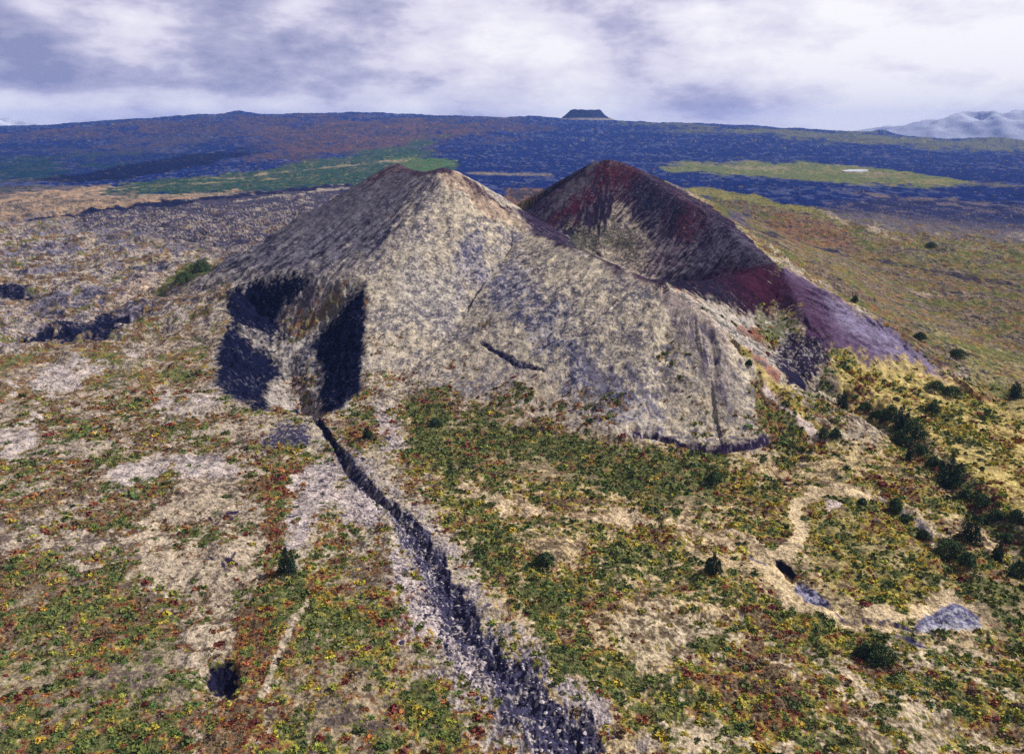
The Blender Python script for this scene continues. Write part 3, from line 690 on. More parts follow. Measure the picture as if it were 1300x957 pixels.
# ----------------------------------------------------------------------------
# mesh building
# ----------------------------------------------------------------------------
def raw_mesh(name, verts, faces, mat, cols=None, smooth=True):
    """faces: (n,3) or (n,4) index array"""
    me = bpy.data.meshes.new(name)
    nv, nf, k = len(verts), len(faces), faces.shape[1]
    me.vertices.add(nv); me.vertices.foreach_set('co', np.ascontiguousarray(verts, f32).ravel())
    me.loops.add(nf * k); me.loops.foreach_set('vertex_index', np.ascontiguousarray(faces, np.int32).ravel())
    me.polygons.add(nf); me.polygons.foreach_set('loop_start', np.arange(0, nf * k, k, dtype=np.int32))
    me.polygons.foreach_set('use_smooth', np.full(nf, smooth))
    if cols is not None:
        ca = me.color_attributes.new('Col', 'FLOAT_COLOR', 'POINT')
        c4 = np.ones((nv, 4), f32); c4[:, :3] = cols
        ca.data.foreach_set('color', c4.ravel())
    me.materials.append(mat)
    me.update(calc_edges=True)
    return me

def link(name, me, parent=None, **props):
    o = bpy.data.objects.new(name, me); COL.objects.link(o)
    if parent is not None: o.parent = parent
    for k, v in props.items(): o[k] = v
    return o

ii = np.arange(NR - 1)[:, None] * NC; jj = np.arange(NC)[None, :]; jn = (jj + 1) % NC
quads = np.stack([ii + jj, ii + NC + jj, ii + NC + jn, ii + jn], axis=-1).reshape(-1, 4)[:, ::-1]
V = np.stack([X, Y, Z], 1)
is_cone = cone_w[quads].mean(1) > .5
for nm, sel, mt in (('ground', ~is_cone, M_GROUND), ('cinder_cone', is_cone, M_CONE)):
    q = quads[sel]
    used = np.zeros(N, bool); used[q.ravel()] = True
    remap = np.cumsum(used) - 1
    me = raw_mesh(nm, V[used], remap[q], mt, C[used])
    link(nm, me, kind='structure', label='dark volcanic plain of lava, moss and autumn shrubs' if nm == 'ground' else 'pale horseshoe shaped cinder cone with a dark red crater wall')

# ---- far volcano ----------------------------------------------------------------
def at_sky(px, py, rad):
    u = (px - 650) / FOC; v = (478.5 - py) / FOC
    az = math.atan2(u, CP + v * SP)
    return rad * math.sin(az), rad * math.cos(az)

def far_volcano():
    cx, cy = at_sky(743, 150, 10300)
    n, prof = 96, [(760, -70), (560, -14), (430, 12), (375, 30), (335, 48), (280, 85), (235, 122), (205, 148), (190, 154), (165, 146), (110, 118), (0.5, 105)]
    vs, cs = [], []
    for i, (rad, h) in enumerate(prof):
        for k in range(n):
            a = 2 * math.pi * k / n
            w = 1 + .05 * math.sin(3 * a + .4) + .03 * math.sin(7 * a + i)
            vs.append((cx + rad * w * math.cos(a), cy + rad * w * math.sin(a), h + (5 * math.sin(2 * a + 1) + 2.5 * math.sin(9 * a)) * (i in (7, 8, 9))))
            st = .5 + .5 * math.sin(23 * a + 2 * math.sin(5 * a))
            if h < 31: cs.append((.20 + .06 * st, .17 + .05 * st, .15 + .05 * st))
            else: cs.append((.006 + .006 * st, .012 + .008 * st, .045 + .015 * st))
    fs = [(i * n + k, i * n + (k + 1) % n, (i + 1) * n + (k + 1) % n, (i + 1) * n + k) for i in range(len(prof) - 1) for k in range(n)]
    vs = np.array(vs); vs[:, 2] *= .86; vs[:, :2] = (vs[:, :2] - (cx, cy)) * .86 + (cx, cy); vs[:, 2] += h_final(np.array([cx]), np.array([cy]))[0] - 8
    link('distant_volcano', raw_mesh('distant_volcano', vs, np.array(fs), ground_material('far_cinder'), np.array(cs)), kind='structure')
far_volcano()

# ---- distant mountains -----------------------------------------------------------
def mountains():
    na, nr = 420, 60
    az = np.radians(np.linspace(-44, 44, na)); rr = np.linspace(16200, 20000, nr)
    a, r = np.meshgrid(az, rr, indexing='ij')
    px = 650 + FOC * np.tan(a)
    env = np.interp(px, [-300, -60, 20, 70, 130, 300, 600, 640, 720, 760, 980, 1060, 1120, 1180, 1240, 1300, 1600], [330, 560, 600, 420, 300, 260, 330, 440, 440, 280, 220, 300, 420, 590, 620, 660, 560])
    x, y = r * np.sin(a), r * np.cos(a)
    rid = 1 - np.abs(fbm(x / 2400, y / 2400, 5, 81, gain=.55)) * .55
    depthw = np.sin(np.pi * (r - 16200) / 3800) ** .8
    h = -100 + 1.05 * env * depthw * (.62 + .55 * rid) * 1.02
    snow = sstep(360, 560, h + 120 * fbm(x / 500, y / 500, 3, 82))
    cs = np.array((.44, .455, .55)) + snow[..., None] * np.array((.10, .10, .08))  # fading of the distance is put into the pale rock colour
    vs = np.stack([x, y, h], -1).reshape(-1, 3)
    i = np.arange(na - 1)[:, None] * nr; j = np.arange(nr - 1)[None, :]
    q = np.stack([i + j, i + j + 1, i + nr + j + 1, i + nr + j], -1).reshape(-1, 4)[:, ::-1]
    link('mountains', raw_mesh('mountains', vs, q, ground_material('hazed_rock'), cs.reshape(-1, 3)), kind='structure')
mountains()

# ---- pond -------------------------------------------------------------------------
def pond():
    P = pixel_to_ground([(1068, 218), (1078, 216.6), (1092, 216.4), (1103, 217.2), (1100, 218.6), (1088, 219.0), (1074, 219.0)], h_final)
    z = float(np.max(h_final(P[:, 0], P[:, 1]))) + 3.0
    # smooth outline
    n = 48; t = np.arange(n) / n * len(P); i0 = t.astype(int) % len(P); f = (t % 1)[:, None]
    O = P[i0] * (1 - f) + P[(i0 + 1) % len(P)] * f
    vs = np.vstack([np.c_[O, np.full(n, z)], np.c_[O, np.full(n, z - 12)]])
    me = bpy.data.meshes.new('pond')
    me.from_pydata(vs.tolist(), [], [list(range(n))] + [[k, n + k, n + (k + 1) % n, (k + 1) % n] for k in range(n)])
    m, nt, b = new_mat('pond_water'); b.inputs['Base Color'].default_value = (.5, .5, .5, 1); b.inputs['Roughness'].default_value = .18
    b.inputs['Specular IOR Level'].default_value = .5
    me.materials.append(m); me.update()
    link('pond_water', me, kind='structure')
pond()

# ----------------------------------------------------------------------------
# shrubs
# ----------------------------------------------------------------------------
def shrub_proto(n_leaf, seed, flat=.52):
    """a low mound of small leaf clumps: triangles scattered over a few lobes, unit radius"""
    g = np.random.default_rng(seed)
    lob = [(0, 0, 0, .78)] + [(math.cos(a) * .48, math.sin(a) * .48, 0, g.uniform(.38, .60)) for a in g.uniform(0, 6.28, 4)]
    vs = []; fs = []; sh = []
    for i in range(n_leaf):
        cx, cy, cz, rad = lob[g.integers(0, len(lob))]
        a = g.uniform(0, 2 * math.pi); e = math.asin(g.uniform(-.05, 1.0)); q = rad * g.uniform(.78, 1.1)
        nrm = np.array([math.cos(a) * math.cos(e), math.sin(a) * math.cos(e), math.sin(e)])
        c = np.array([cx, cy, 0]) + nrm * q; c[2] = max(c[2] * flat, -.05)
        nn = nrm + g.normal(0, .38, 3); nn /= np.linalg.norm(nn)
        t1 = np.cross(nn, g.normal(0, 1, 3)); t1 /= np.linalg.norm(t1); t2 = np.cross(nn, t1)
        s = g.uniform(.75, 1.25) * 1.55 / math.sqrt(n_leaf)
        k = len(vs)
        vs += [c + t1 * s, c - t1 * s * .6 + t2 * s * .9, c - t1 * s * .6 - t2 * s * .9, c - t1 * s * 1.2 + nn * s * .3]
        fs += [(k, k + 1, k + 2), (k + 1, k + 3, k + 2)]
        sh += [g.uniform(.75, 1.3)] * 4
    return np.array(vs), np.array(fs), np.array(sh)

PROTO_N = [shrub_proto(30, 100 + i) for i in range(6)]
PROTO_F = [shrub_proto(14, 200 + i) for i in range(6)]

KCOL = [
    ('green', [(.135, .165, .050), (.190, .205, .060), (.090, .122, .044)]),
    ('yellow', [(.36, .32, .065), (.48, .36, .055), (.30, .30, .060)]),
    ('red', [(.24, .100, .050), (.19, .050, .042), (.36, .170, .060)]),
    ('brown', [(.19, .135, .08), (.13, .095, .065), (.24, .175, .10)]),
]

def scatter_points():
    pts = []
    for r0, r1, cell in ((190, 300, 1.75), (300, 430, 1.85), (430, 600, 2.1), (600, 800, 2.5)):
        w = r1 * math.sin(math.radians(41))
        gx, gy = np.meshgrid(np.arange(-w, w, cell), np.arange(r0 * .72, r1, cell))
        gx = gx.ravel() + RNG.uniform(-.5, .5, gx.size) * cell; gy = gy.ravel() + RNG.uniform(-.5, .5, gy.size) * cell
        r = np.hypot(gx, gy); az = np.degrees(np.arctan2(gx, gy))
        k = (r >= r0) & (r < r1) & (np.abs(az) < 40)
        pts.append(np.c_[gx[k], gy[k], np.full(k.sum(), cell)])
    return np.vstack(pts)

SPT = scatter_points()
cvr = grid_pick(COVER, SPT[:, 0], SPT[:, 1])
keep = (cvr < .0 + RNG.normal(0, .05, len(SPT))) & (grid_pick(CV, SPT[:, 0], SPT[:, 1]) > .12)
keep &= RNG.random(len(SPT)) < .84 * sstep(800, 600, np.hypot(SPT[:, 0], SPT[:, 1]))
SPT = SPT[keep]
s_kind = grid_pick(kind.astype(f32), SPT[:, 0], SPT[:, 1]).astype(int)
jit = RNG.random(len(SPT)) < .12
PALs = np.stack([grid_pick(PAL[:, i], SPT[:, 0], SPT[:, 1]) for i in range(4)], 1)
PALs = np.cumsum(PALs / PALs.sum(1, keepdims=True), 1)
s_kind = np.where(jit, (RNG.random(len(SPT))[:, None] > PALs).sum(1).clip(0, 3), s_kind)
s_rad = SPT[:, 2] * RNG.lognormal(-.72, .48, len(SPT)).clip(.22, 1.7)
s_rad *= np.where(s_kind == 0, 1.08, np.where(s_kind == 3, .85, .95))
s_z = h_final(SPT[:, 0], SPT[:, 1])
s_r = np.hypot(SPT[:, 0], SPT[:, 1])

# which ones show largest inside the frame
dist = np.sqrt(SPT[:, 0] ** 2 + SPT[:, 1] ** 2 + (CAM_H - s_z) ** 2)
dep = SPT[:, 1] * CP + (CAM_H - s_z) * SP
pxx = 650 + FOC * SPT[:, 0] / dep
pyy = 478.5 - FOC * (SPT[:, 1] * SP - (CAM_H - s_z) * CP) / dep
inframe = (pxx > 8) & (pxx < 1292) & (pyy < 945)
size_px = np.where(inframe, s_rad / dist, 0)
order = np.argsort(-size_px)
single = np.zeros(len(SPT), bool); single[order[:290]] = True
print('shrubs', len(SPT))

def shrub_geo(i, protos):
    vs, fs, sh = protos[RNG.integers(0, len(protos))]
    a = RNG.uniform(0, 6.283); ca, sa = math.cos(a), math.sin(a); r = s_rad[i]; h = r * RNG.uniform(.8, 1.15)
    out = np.empty_like(vs)
    out[:, 0] = (vs[:, 0] * ca - vs[:, 1] * sa) * r; out[:, 1] = (vs[:, 0] * sa + vs[:, 1] * ca) * r; out[:, 2] = vs[:, 2] * h
    c = np.array(KCOL[s_kind[i]][1][RNG.integers(0, 3)]) * RNG.uniform(.75, 1.3)
    c = c * (1 + RNG.normal(0, .10, 3))
    return out, fs, np.clip(c[None, :] * sh[:, None], .004, .6)

vv, ff, cc, off = [], [], [], 0
for i in np.nonzero(~single)[0]:
    o, fs, c = shrub_geo(i, PROTO_N if s_r[i] < 340 else PROTO_F)
    o[:, 0] += SPT[i, 0]; o[:, 1] += SPT[i, 1]; o[:, 2] += s_z[i]
    vv.append(o); ff.append(fs + off); cc.append(c); off += len(o)
link('ground_cover', raw_mesh('ground_cover', np.vstack(vv), np.vstack(ff), M_LEAF, np.vstack(cc), False), kind='stuff',
     label='mass of low autumn shrubs covering the land round the cone')

def dist_to(pts_px, x, y):
    P = pixel_to_ground(pts_px, h_final)
    return float(np.min(np.hypot(P[:, 0] - x, P[:, 1] - y)))

# where each single shrub stands, in words
def place_words(px, py):
    gx = np.interp(py, [700, 740, 795, 840, 890, 960], [545, 556, 598, 640, 690, 760])
    if px < 120: return 'at the left edge of the slope'
    if px < 300: return 'on the tan ground left of the dark sinkhole' if px < 262 else 'beside the dark sinkhole'
    if px < 400: return 'between the sinkhole and the pale stony track'
    if px < gx - 60: return 'between the pale track and the dark gully'
    if px < gx + 60: return 'on the bank of the dark gully'
    if px < 860: return 'on the slope just right of the dark gully'
    if px < 1060: return 'on the mottled ground below the sandy path'
    if px < 1180: return 'on the ground below the grey ash fan'
    return 'in the thick scrub near the right edge'
SHADE = {'green': ['mid green', 'pale green', 'dark green'], 'yellow': ['yellow green', 'golden yellow', 'lime green'],
         'red': ['rust red', 'crimson', 'orange red'], 'brown': ['tawny brown', 'dull brown', 'straw coloured']}
shrub_meshes = {}
for kidx, (kn, cols) in enumerate(KCOL):
    for si, c in enumerate(cols):
        for pi in range(3):
            vs, fs, sh = PROTO_N[(pi + si) % 6]
            shrub_meshes[(kidx, si, pi)] = raw_mesh('shrub', vs, fs, M_LEAF, np.clip(np.array(c)[None, :] * sh[:, None], .004, .6), False)
for i in order[:290]:
    si = int(RNG.integers(0, 3)); pi = int(RNG.integers(0, 3)); kn = KCOL[s_kind[i]][0]
    o = link('shrub', shrub_meshes[(int(s_kind[i]), si, pi)])
    o.location = (SPT[i, 0], SPT[i, 1], s_z[i]); r = s_rad[i]; o.scale = (r, r * RNG.uniform(.85, 1.15), r * RNG.uniform(.8, 1.1))
    o.rotation_euler = (0, 0, RNG.uniform(0, 6.28))
    big = 'broad' if r > 1.6 else ('small' if r < 1.2 else 'rounded')
    o['label'] = f'{big} {SHADE[kn][si]} shrub {place_words(pxx[i], pyy[i])}'
    o['category'] = 'shrub'; o['group'] = f'{kn} shrubs scattered over the foreground slope'

# ----------------------------------------------------------------------------
# dark spruces and tall bushes
# ----------------------------------------------------------------------------
M_BARK = plain_material('bark', (.09, .065, .05), 3)

def crown_mesh(h, rad, seed, n, kindc, cols):
    g = np.random.default_rng(seed); vs, fs, cs = [], [], []
    for i in range(n):
        if kindc == 'spruce':
            t = g.random() ** 1.25                              # more needles low down
            b_ = i % 5; sa = b_ * 1.256 + seed                  # a tight clump of five stems of unequal height
            so_ = 0 if b_ == 0 else rad * (.48 + .1 * math.sin(seed + 2 * b_)); hb = h * (1.0 if b_ == 0 else .74 + .18 * math.sin(3.1 * b_ + seed))
            tier = .78 + .22 * math.cos(t * 6.28 * 4 + .6 + b_)
            rmax = rad * (.72 if b_ == 0 else .62) * (1 - t) ** .55 * tier + .06
            a = g.uniform(0, 6.283); q = rmax * math.sqrt(g.uniform(.25, 1.05))
            c = np.array([q * math.cos(a) + so_ * math.cos(sa), q * math.sin(a) + so_ * math.sin(sa), hb * (.05 + .95 * t) - .2 * q])
            out = np.array([math.cos(a), math.sin(a), -.35])
        else:
            a = g.uniform(0, 6.283); e = math.asin(g.uniform(-.1, 1)); lobe = 1 + .28 * math.sin(3 * a + seed) + .16 * math.sin(5 * a + 2 * e)
            q = rad * lobe * g.uniform(.62, 1.05)
            c = np.array([q * math.cos(a) * math.cos(e), q * math.sin(a) * math.cos(e), h * (.15 + .8 * math.sin(e) * g.uniform(.7, 1.1))])
            out = np.array([math.cos(a) * math.cos(e), math.sin(a) * math.cos(e), math.sin(e)])
        nn = out * .6 + g.normal(0, .5, 3); nn /= np.linalg.norm(nn)
        t1 = np.cross(nn, g.normal(0, 1, 3)); t1 /= np.linalg.norm(t1); t2 = np.cross(nn, t1)
        s = g.uniform(.22, .48) * (1.0 if kindc == 'spruce' else 1.15)
        k = len(vs); vs += [c + t1 * s * 1.5, c + t2 * s * .6, c - t1 * s, c - t2 * s * .6]
        fs += [(k, k + 1, k + 2), (k, k + 2, k + 3)]
        cc_ = np.array(cols[g.integers(0, len(cols))]) * g.uniform(.6, 1.4); cs += [cc_] * 4
    return raw_mesh('crown', np.array(vs), np.array(fs), M_LEAF, np.array(cs), False)

def trunk_mesh(h, rad, seed):
    g = np.random.default_rng(seed); n = 8; vs = []; fs = []
    def tube(p0, p1, r0, r1, seg=4):
        k0 = len(vs); p0, p1 = np.array(p0, float), np.array(p1, float); d = p1 - p0; d /= np.linalg.norm(d)
        u = np.cross(d, (0.3, .9, .2)); u /= np.linalg.norm(u); w = np.cross(d, u)
        for s in range(seg + 1):
            c = p0 + (p1 - p0) * s / seg + g.normal(0, .02, 3); r = r0 + (r1 - r0) * s / seg
            for k in range(n): vs.append(c + r * (math.cos(6.283 * k / n) * u + math.sin(6.283 * k / n) * w))
        for s in range(seg):
            for k in range(n): fs.append((k0 + s * n + k, k0 + s * n + (k + 1) % n, k0 + (s + 1) * n + (k + 1) % n, k0 + (s + 1) * n + k))
    tube((0, 0, -.6), (0, 0, h * .95), .035 * h, .006 * h, 6)
    for b in range(10):
        t = .15 + .07 * b; a = 2.4 * b; L = rad * (1 - t) * .85
        tube((0, 0, h * t), (L * math.cos(a), L * math.sin(a), h * t - .1 * L), .010 * h, .004 * h, 2)
    return raw_mesh('trunk', np.array(vs), np.array(fs), M_BARK)

SPR = [(.036, .068, .042), (.026, .050, .038), (.062, .098, .044)]
BSH = [(.060, .100, .042), (.092, .135, .048), (.044, .076, .042)]
trees = [  # px, py of the foot, width px, height px, kind, label
    (365, 727, 25, 31, 'spruce', 'round dark spruce standing alone left of the gully below the red shrubs'),
    (467, 556, 15, 14, 'spruce', 'small dark spruce on the right bank near the top of the gully'),
    (1069, 518, 17, 20, 'spruce', 'upright dark spruce at the foot of the dark streaked valley mouth'),
    (1130, 534, 20, 20, 'bush', 'leftmost dark green bush of the thicket in the right hand hollow'),
    (1143, 545, 24, 26, 'spruce', 'tall spruce in the middle of the thicket in the right hand hollow'),
    (1158, 558, 26, 26, 'bush', 'widest dark bush at the right side of the thicket in the hollow'),
    (1142, 563, 18, 16, 'bush', 'low dark bush at the front of the thicket in the hollow'),
    (1153, 586, 10, 18, 'spruce', 'thin narrow spruce just below the thicket in the hollow'),
    (1204, 616, 34, 34, 'spruce', 'largest dark spruce, standing below the pale path in the hollow'),
    (1188, 494, 18, 10, 'bush', 'long low dark bush on the yellow slope under the purple spur'),
    (1207, 502, 22, 11, 'bush', 'longer dark bush just right of another on the yellow slope'),
    (1287, 504, 17, 16, 'spruce', 'dark spruce near the right edge on the yellow grass'),
    (1184, 523, 16, 12, 'bush', 'small dark bush by the top of the pale path on the yellow slope'),
    (1045, 556, 14, 13, 'bush', 'left one of two small dark bushes at the tip of the rim'),
    (1060, 556, 13, 13, 'bush', 'right one of two small dark bushes at the tip of the rim'),
    (1136, 648, 15, 16, 'bush', 'dark bush at the top of the pale trail above the loop'),
    (1231, 686, 30, 30, 'spruce', 'broad dark spruce standing in the hollow beside the right edge'),
    (1206, 704, 36, 18, 'bush', 'long rounded green bush right of the loop of pale sand'),
    (1228, 716, 18, 14, 'bush', 'small green bush at the right end of the long rounded one'),
    (1266, 712, 17, 20, 'spruce', 'slim spruce between the broad one and the right edge'),
    (1293, 733, 20, 20, 'bush', 'dark bush cut by the right edge of the picture'),
    (905, 727, 24, 24, 'spruce', 'dark spruce at the left end of the sandy path'),
    (1117, 838, 30, 20, 'bush', 'wide dark green bush below the blue grey fissure'),
    (1097, 832, 20, 18, 'bush', 'dark bush touching the left of the wide one below the fissure'),
    (907, 612, 18, 14, 'bush', 'dark green bush in the green belt below the curved crack'),
    (553, 541, 16, 11, 'bush', 'low dark bush at the left end of the green belt under the cone'),
    (692, 716, 24, 16, 'bush', 'dark green bush in the middle of the slope right of the gully'),
    (235, 358, 26, 12, 'bush', 'wide dark thicket on the pale left plain'),
    (256, 346, 26, 15, 'bush', 'upper dark thicket on the pale left plain'),
    (951, 463, 7, 7, 'bush', 'tiny dark bush on the grassy shoulder of the near rim'),
    (1182, 314, 12, 6, 'bush', 'small dark thicket far out on the right hand plain'),
    (1085, 382, 7, 7, 'bush', 'lone dark bush behind the purple spur'),
    (1168, 430, 13, 8, 'bush', 'dark bush on the green grass right of the purple spur'),
    (1216, 452, 18, 8, 'bush', 'low dark bush on the green slope far right of the spur'),
    (1098, 520, 14, 10, 'bush', 'first dark bush of the diagonal thicket, beside the upright spruce'),
    (1114, 530, 14, 10, 'bush', 'dark bush of the diagonal thicket just left of its leftmost tall clump'),
    (1170, 574, 13, 9, 'bush', 'dark bush of the diagonal thicket right of the thin narrow spruce'),
    (1185, 590, 14, 10, 'bush', 'dark bush of the diagonal thicket just above the largest spruce'),
    (1226, 631, 15, 10, 'bush', 'low bush of the diagonal thicket below the largest spruce'),
    (1244, 664, 13, 9, 'bush', 'small bush of the diagonal thicket above the broad spruce'),
    (1264, 658, 16, 11, 'bush', 'mid sized bush of the diagonal thicket near its lower end'),
    (1278, 686, 15, 10, 'bush', 'lowest bush of the diagonal thicket beside the slim spruce'),
    (1150, 662, 13, 9, 'bush', 'small bush on the pale trail below the one at its top'),
    (1172, 682, 14, 10, 'bush', 'dark bush halfway along the pale trail above the sand loop'),
    (1095, 640, 10, 8, 'bush', 'small dark bush inside the top of the sand loop'),
    (1247, 640, 16, 12, 'bush', 'dark bush on the bank right of the largest spruce'),
    (1290, 660, 17, 12, 'bush', 'dark bush high on the bank near the right edge'),
]
tp = pixel_to_ground([t[:2] for t in trees], h_final)
for i, (px, py, wpx, hpx, kd, lab) in enumerate(trees):
    x, y = tp[i]; z = float(h_final(np.array([x]), np.array([y]))[0])
    dd = math.sqrt(x * x + y * y + (CAM_H - z) ** 2); m = dd / FOC
    rad = max(.5 * wpx * m, 1.0); hh = hpx * m * (1.12 if kd == 'spruce' else 1.0)
    nm = 'spruce_tree' if kd == 'spruce' else 'tall_bush'
    e = bpy.data.objects.new(nm, None); COL.objects.link(e); e.location = (x, y, z - .1); e.empty_display_size = 1
    e.rotation_euler = (0, 0, i * 1.7)
    e['label'] = lab; e['category'] = 'tree' if kd == 'spruce' else 'bush'; e['group'] = 'dark spruces dotted over the land' if kd == 'spruce' else 'dark green bushes dotted over the land'
    link('crown', crown_mesh(hh, rad, 300 + i, int(700 + 26 * rad * hh), kd, SPR if kd == 'spruce' else BSH), e)
    link('trunk', trunk_mesh(hh * (1 if kd == 'spruce' else .6), rad, 400 + i), e)

# ----------------------------------------------------------------------------
# stones of the gully and its banks
# ----------------------------------------------------------------------------
def stones():
    g = np.random.default_rng(77)
    ico = np.array([(0, 0, 1), (.9, 0, .35), (.25, .85, .4), (-.75, .5, .35), (-.7, -.55, .3), (.3, -.85, .4), (.1, .05, -.5)])
    fo = np.array([(0, 1, 2), (0, 2, 3), (0, 3, 4), (0, 4, 5), (0, 5, 1), (1, 6, 2), (2, 6, 3), (3, 6, 4), (4, 6, 5), (5, 6, 1)])
    x = g.uniform(-230, 120, 90000); y = g.uniform(195, 640, 90000)
    gl = grid_pick(GUL, x, y); gb = grid_pick(GULB, x, y)
    k = g.random(x.size) < np.maximum(gl * .75, gb * .14)
    x, y, gl = x[k], y[k], gl[k]; z = h_final(x, y)
    vv, ff, cc = [], [], []
    for i in range(len(x)):
        s = g.lognormal(-.75, .42); rot = g.uniform(0, 6.28); c, sn = math.cos(rot), math.sin(rot)
        v = ico * (1 + g.normal(0, .16, ico.shape)) * s * np.array((1.2, .9, .75))
        v = np.c_[v[:, 0] * c - v[:, 1] * sn + x[i], v[:, 0] * sn + v[:, 1] * c + y[i], v[:, 2] + z[i]]
        pale = g.random() < (.20 if gl[i] > .5 else .5) * (1 if y[i] < 420 else .5)
        col = np.array((.48, .42, .41)) * g.uniform(.7, 1.15) if pale else np.array((.055, .05, .09)) * g.uniform(.5, 1.6)
        vv.append(v); ff.append(fo + 7 * i); cc.append(np.repeat(col[None], 7, 0))
    print('stones', len(x))
    link('gully_rubble', raw_mesh('gully_rubble', np.vstack(vv), np.vstack(ff), M_STONE, np.vstack(cc), False), kind='stuff', label='dark and pale rubble strewn along the gully bed')
stones()

# ----------------------------------------------------------------------------
# air
# ----------------------------------------------------------------------------
def haze():
    L, zb, zt = 20600.0, -180.0, 760.0
    vs = [(-L, -L, zb), (L, -L, zb), (L, L, zb), (-L, L, zb), (-L, -L, zt), (L, -L, zt), (L, L, zt), (-L, L, zt)]
    fs = [(0, 3, 2, 1), (4, 5, 6, 7), (0, 1, 5, 4), (1, 2, 6, 5), (2, 3, 7, 6), (3, 0, 4, 7)]
    me = bpy.data.meshes.new('haze'); me.from_pydata(vs, [], fs)
    m = bpy.data.materials.new('haze'); m.use_nodes = True; nt = m.node_tree
    for n in list(nt.nodes):
        if n.type != 'OUTPUT_MATERIAL': nt.nodes.remove(n)
    out = [n for n in nt.nodes if n.type == 'OUTPUT_MATERIAL'][0]
    v = nt.nodes.new('ShaderNodeVolumePrincipled')
    v.inputs['Color'].default_value = (.24, .42, 1.0, 1); v.inputs['Density'].default_value = HAZE_D; v.inputs['Anisotropy'].default_value = .0
    nt.links.new(v.outputs[0], out.inputs['Volume'])
    me.materials.append(m); me.update()
    link('haze', me, kind='stuff')
HAZE_D = 3.2e-5
haze()

# ----------------------------------------------------------------------------
# light and sky
# ----------------------------------------------------------------------------
SUN = np.array((.68, .24, .69)); SUN /= np.linalg.norm(SUN)
elev = math.asin(SUN[2]); azim = math.atan2(SUN[0], SUN[1])
sl = bpy.data.lights.new('sun', 'SUN'); sl.energy = 5.0; sl.angle = math.radians(1.2); sl.color = (1, .95, .87)
so = bpy.data.objects.new('sun', sl); COL.objects.link(so)
so.rotation_euler = (math.pi / 2 - elev, 0, math.pi - azim)
so.location = (0, 0, 900)

w = bpy.data.worlds.new('World'); scene.world = w; w.use_nodes = True
nt = w.node_tree; bg = nt.nodes['Background']; bg.inputs['Strength'].default_value = .1
sky = nt.nodes.new('ShaderNodeTexSky'); sky.sky_type = 'NISHITA'; sky.sun_disc = False
sky.sun_elevation = elev; sky.sun_rotation = azim; sky.altitude = 900; sky.air_density = 1.0; sky.dust_density = 1.5
geo = nt.nodes.new('ShaderNodeTexCoord'); sep = nt.nodes.new('ShaderNodeSeparateXYZ'); nt.links.new(geo.outputs['Generated'], sep.inputs[0])
def vec(sx, sy, sz, off=(0, 0, 0)):
    mp = nt.nodes.new('ShaderNodeMapping'); mp.inputs['Scale'].default_value = (sx, sy, sz); mp.inputs['Location'].default_value = off
    nt.links.new(geo.outputs['Generated'], mp.inputs['Vector']); return mp.outputs[0]
big = noise(nt, 1.0, 5, vec(3.6, 3.6, 9.5, (1.3, .4, .2)), .6)
mid = noise(nt, 1.0, 6, vec(9.0, 9.0, 22, (4.1, 2.2, .7)), .60)
cl = math_n(nt, 'ADD', math_n(nt, 'MULTIPLY', big, .70), math_n(nt, 'MULTIPLY', mid, .38))
cl = math_n(nt, 'ADD', math_n(nt, 'MULTIPLY', math_n(nt, 'SUBTRACT', cl, .56), 1.6), .565)
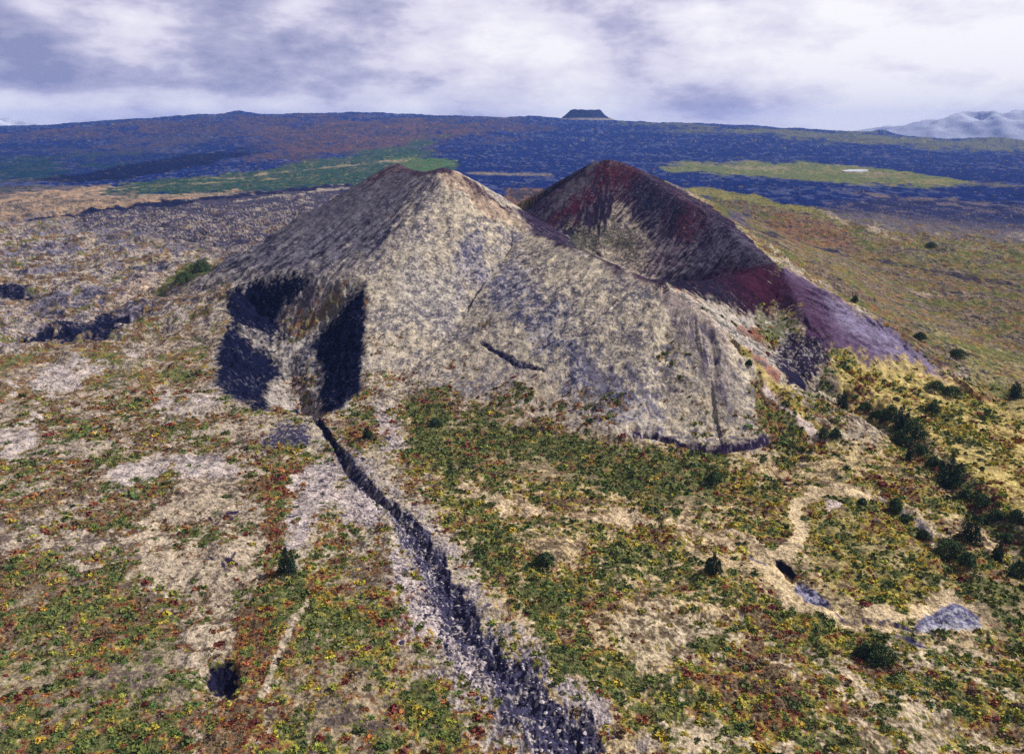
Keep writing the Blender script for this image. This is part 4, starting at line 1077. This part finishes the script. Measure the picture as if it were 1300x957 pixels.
# brighter towards the right, darker over on the left
cl = math_n(nt, 'ADD', cl, ramp(nt, sep.outputs['Z'], .07, .16, 0, -.07))
az_b = ramp(nt, sep.outputs['X'], -.62, .35, -.20, .07)
cl = math_n(nt, 'ADD', cl, az_b)
def blob(px, py, spread, amp, zm=2.6):
    u = (px - 650) / FOC; v = (478.5 - py) / FOC
    d = np.array((u, CP + v * SP, -SP + v * CP)); d /= np.linalg.norm(d)
    sv = nt.nodes.new('ShaderNodeVectorMath'); sv.operation = 'SUBTRACT'; nt.links.new(geo.outputs['Generated'], sv.inputs[0]); sv.inputs[1].default_value = d
    ms = nt.nodes.new('ShaderNodeVectorMath'); ms.operation = 'MULTIPLY'; nt.links.new(sv.outputs[0], ms.inputs[0]); ms.inputs[1].default_value = (1, 1, zm)
    ln = nt.nodes.new('ShaderNodeVectorMath'); ln.operation = 'LENGTH'; nt.links.new(ms.outputs[0], ln.inputs[0])
    r = nt.nodes.new('ShaderNodeMapRange'); r.interpolation_type = 'SMOOTHSTEP'
    r.inputs['From Min'].default_value = 0; r.inputs['From Max'].default_value = spread; r.inputs['To Min'].default_value = amp; r.inputs['To Max'].default_value = 0
    nt.links.new(ln.outputs['Value'], r.inputs['Value']); return r.outputs['Result']
for b in [(60, 82, .20, -.13, 4), (340, 40, .18, -.10, 2.6), (100, 15, .14, .04), (620, 15, .15, .16), (420, 95, .2, .06), (1080, 60, .4, .07), (770, 55, .16, -.09), (900, 133, .22, -.16, 7), (60, 132, .30, .28, 10), (1100, 152, .10, .14), (300, 136, .25, .16, 9), (640, 138, .3, .10, 9), (1250, 110, .16, -.05, 5)]:
    cl = math_n(nt, 'ADD', cl, blob(*b))
cr = nt.nodes.new('ShaderNodeValToRGB'); nt.links.new(cl, cr.inputs[0])
el = cr.color_ramp.elements
el[0].position = .26; el[0].color = (2.7, 2.8, 4.6, 1); el[1].position = .70; el[1].color = (10.2, 9.9, 10.0, 1)
e = el.new(.40); e.color = (5.0, 4.8, 6.5, 1)
e = el.new(.50); e.color = (7.6, 7.2, 8.4, 1)
overhead_dim = nt.nodes.new('ShaderNodeVectorMath'); overhead_dim.operation = 'SCALE'     # unseen sky overhead, dimmed to lower the fill and deepen shadows
nt.links.new(cr.outputs[0], overhead_dim.inputs[0]); nt.links.new(ramp(nt, sep.outputs['Z'], .16, .38, 1.0, .38), overhead_dim.inputs['Scale'])
mx = nt.nodes.new('ShaderNodeMix'); mx.data_type = 'RGBA'
mx.inputs['Factor'].default_value = .94
nt.links.new(sky.outputs[0], mx.inputs['A']); nt.links.new(overhead_dim.outputs[0], mx.inputs['B'])
nt.links.new(mx.outputs['Result'], bg.inputs['Color'])

# ----------------------------------------------------------------------------
# render settings
# ----------------------------------------------------------------------------
scene.render.engine = 'CYCLES'
scene.view_settings.view_transform = 'Standard'
scene.view_settings.look = 'None'
scene.view_settings.exposure = 0.10
scene.view_settings.gamma = 1.0
scene.view_settings.use_curve_mapping = False
scene.cycles.max_bounces = 4; scene.cycles.diffuse_bounces = 2; scene.cycles.volume_bounces = 1
scene.cycles.use_denoising = False
